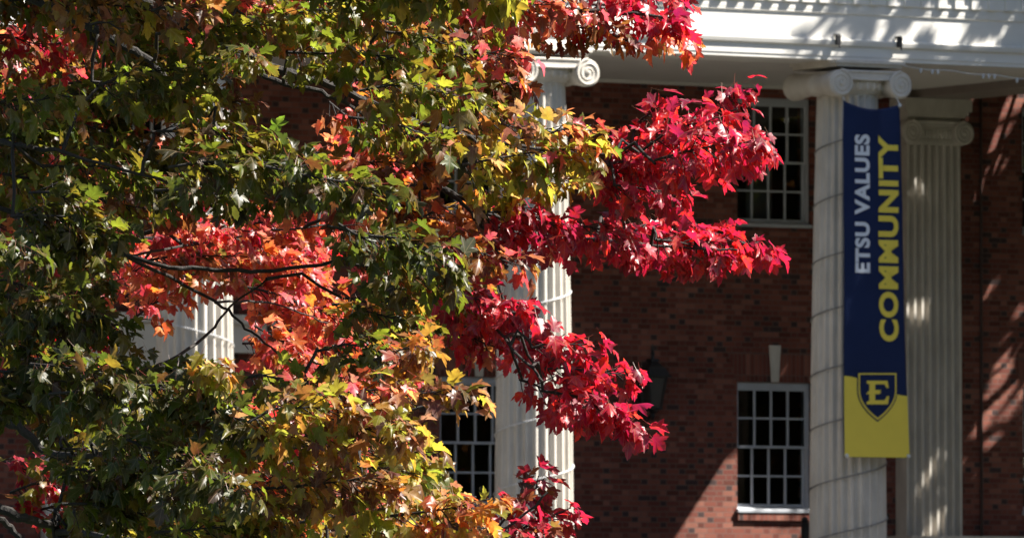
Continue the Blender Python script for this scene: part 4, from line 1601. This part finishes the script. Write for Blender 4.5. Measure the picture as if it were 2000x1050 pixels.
patch = openings_for(((1428, 890, .2), (1415, 940, .26), (1400, 985, .3), (1430, 1010, .34), (1405, 1045, .3), (1455, 1040, .26), (1342, 962, .2), (1525, 700, .2), (1545, 668, .18), (1335, 1045, .2), (1500, 1040, .24), (1550, 1040, .24), (1470, 1060, .25)), W)
gaps1 += patch
gaps2 += patch
shade_tree('unseen_lawn_tree', 1.9, 1.75, 15.5, 2.75, 4.8, 2.0, 46000, 'leafy lawn tree standing right of the portico end', ['deep', 'deep', 'green'], gaps1)
shade_tree('unseen_lawn_tree', 9.5, 1.7, 16.5, 3.2, 3.7, 1.8, 32000, 'second lawn tree by the wall right of the portico', ['deep', 'deep', 'green'], gaps2)
shade_tree('unseen_lawn_tree', 7.35, 1.9, 11.0, 1.7, 3.0, 1.4, 15000, 'unseen small tree added to keep sky and sun off the pilaster', ['deep', 'deep', 'green'], gaps2)  # unseen tree added by the wall to block sky and stray sun on the pilaster
wc = Cloud()
wt = MB()
for k in range(46):
    az = math.radians(-178 + k * 8.0)                     # unseen ring of wood added to block low sky, open towards the camera
    if abs((math.degrees(az) + 122.8 + 180) % 360 - 180) < 13 or 25 < math.degrees(az) < 155:
        continue
    Rr = 62 + RNG.uniform(-5, 8)
    x, y = -5 + Rr * math.cos(az), Rr * math.sin(az)
    hgt = RNG.uniform(17, 23)
    wt.tube([(x, y, -.2), (x + .2, y, 4), (x, y + .2, hgt * .8)], [.42, .3, .06], 8)
    pl_ = [PAL[p] for p in (('deep', 'deep'), ('deep', 'brown'), ('deep', 'green'), ('brown', 'deep'))[RNG.choice([0, 1, 2, 3], p=[.4, .25, .2, .15])]]
    for j in range(700):
        u = RNG.normal(0, 1, 3)
        u = u / np.linalg.norm(u) * RNG.uniform(.5, 1.0)
        q = np.array((x, y, hgt * .52)) + u * (5.6, 5.6, hgt * .5)
        if q[2] < .5:
            continue
        pal = pl_[RNG.integers(2)]
        wc.add(q, unit(RNG.normal(0, 1, 3)), unit(RNG.normal(0, 1, 3)), RNG.uniform(.9, 1.7), pal[RNG.integers(len(pal))])
for az, Rr, hgt in ((-92, 31, 19), (-70, 30, 21), (-48, 30, 20), (-24, 31, 20), (-2, 30, 18), (-150, 33, 19), (-170, 32, 20), (-80, 44, 24), (-58, 44, 24), (-36, 44, 24), (-158, 46, 24), (-14, 44, 23)):  # nearer unseen trees, added to keep sky light off the portico wall
    az = math.radians(az)
    x, y = -3 + Rr * math.cos(az), Rr * math.sin(az)
    wt.tube([(x, y, -.2), (x + .2, y, 4), (x, y + .2, hgt * .8)], [.42, .3, .06], 8)
    for j in range(900):
        u = RNG.normal(0, 1, 3)
        u = u / np.linalg.norm(u) * RNG.uniform(.5, 1.0)
        q = np.array((x, y, hgt * .55)) + u * (6.0, 6.0, hgt * .46)
        if q[2] < .8:
            continue
        pal = PAL[('deep', 'olive', 'brown')[RNG.choice([0, 1, 2], p=[.75, .1, .15])]]
        wc.add(q, unit(RNG.normal(0, 1, 3)), unit(RNG.normal(0, 1, 3)), RNG.uniform(.8, 1.4), pal[RNG.integers(len(pal))])
wood = wc.mesh('wood', None)
tag(wood, 'unseen dark wood round the lawn, added to block sky light, mirrored in the panes', 'wood', kind='stuff')
part(wt.build('trunks', M['bark'], smooth=True), wood)
print('total', ntot, len(wc.pos))
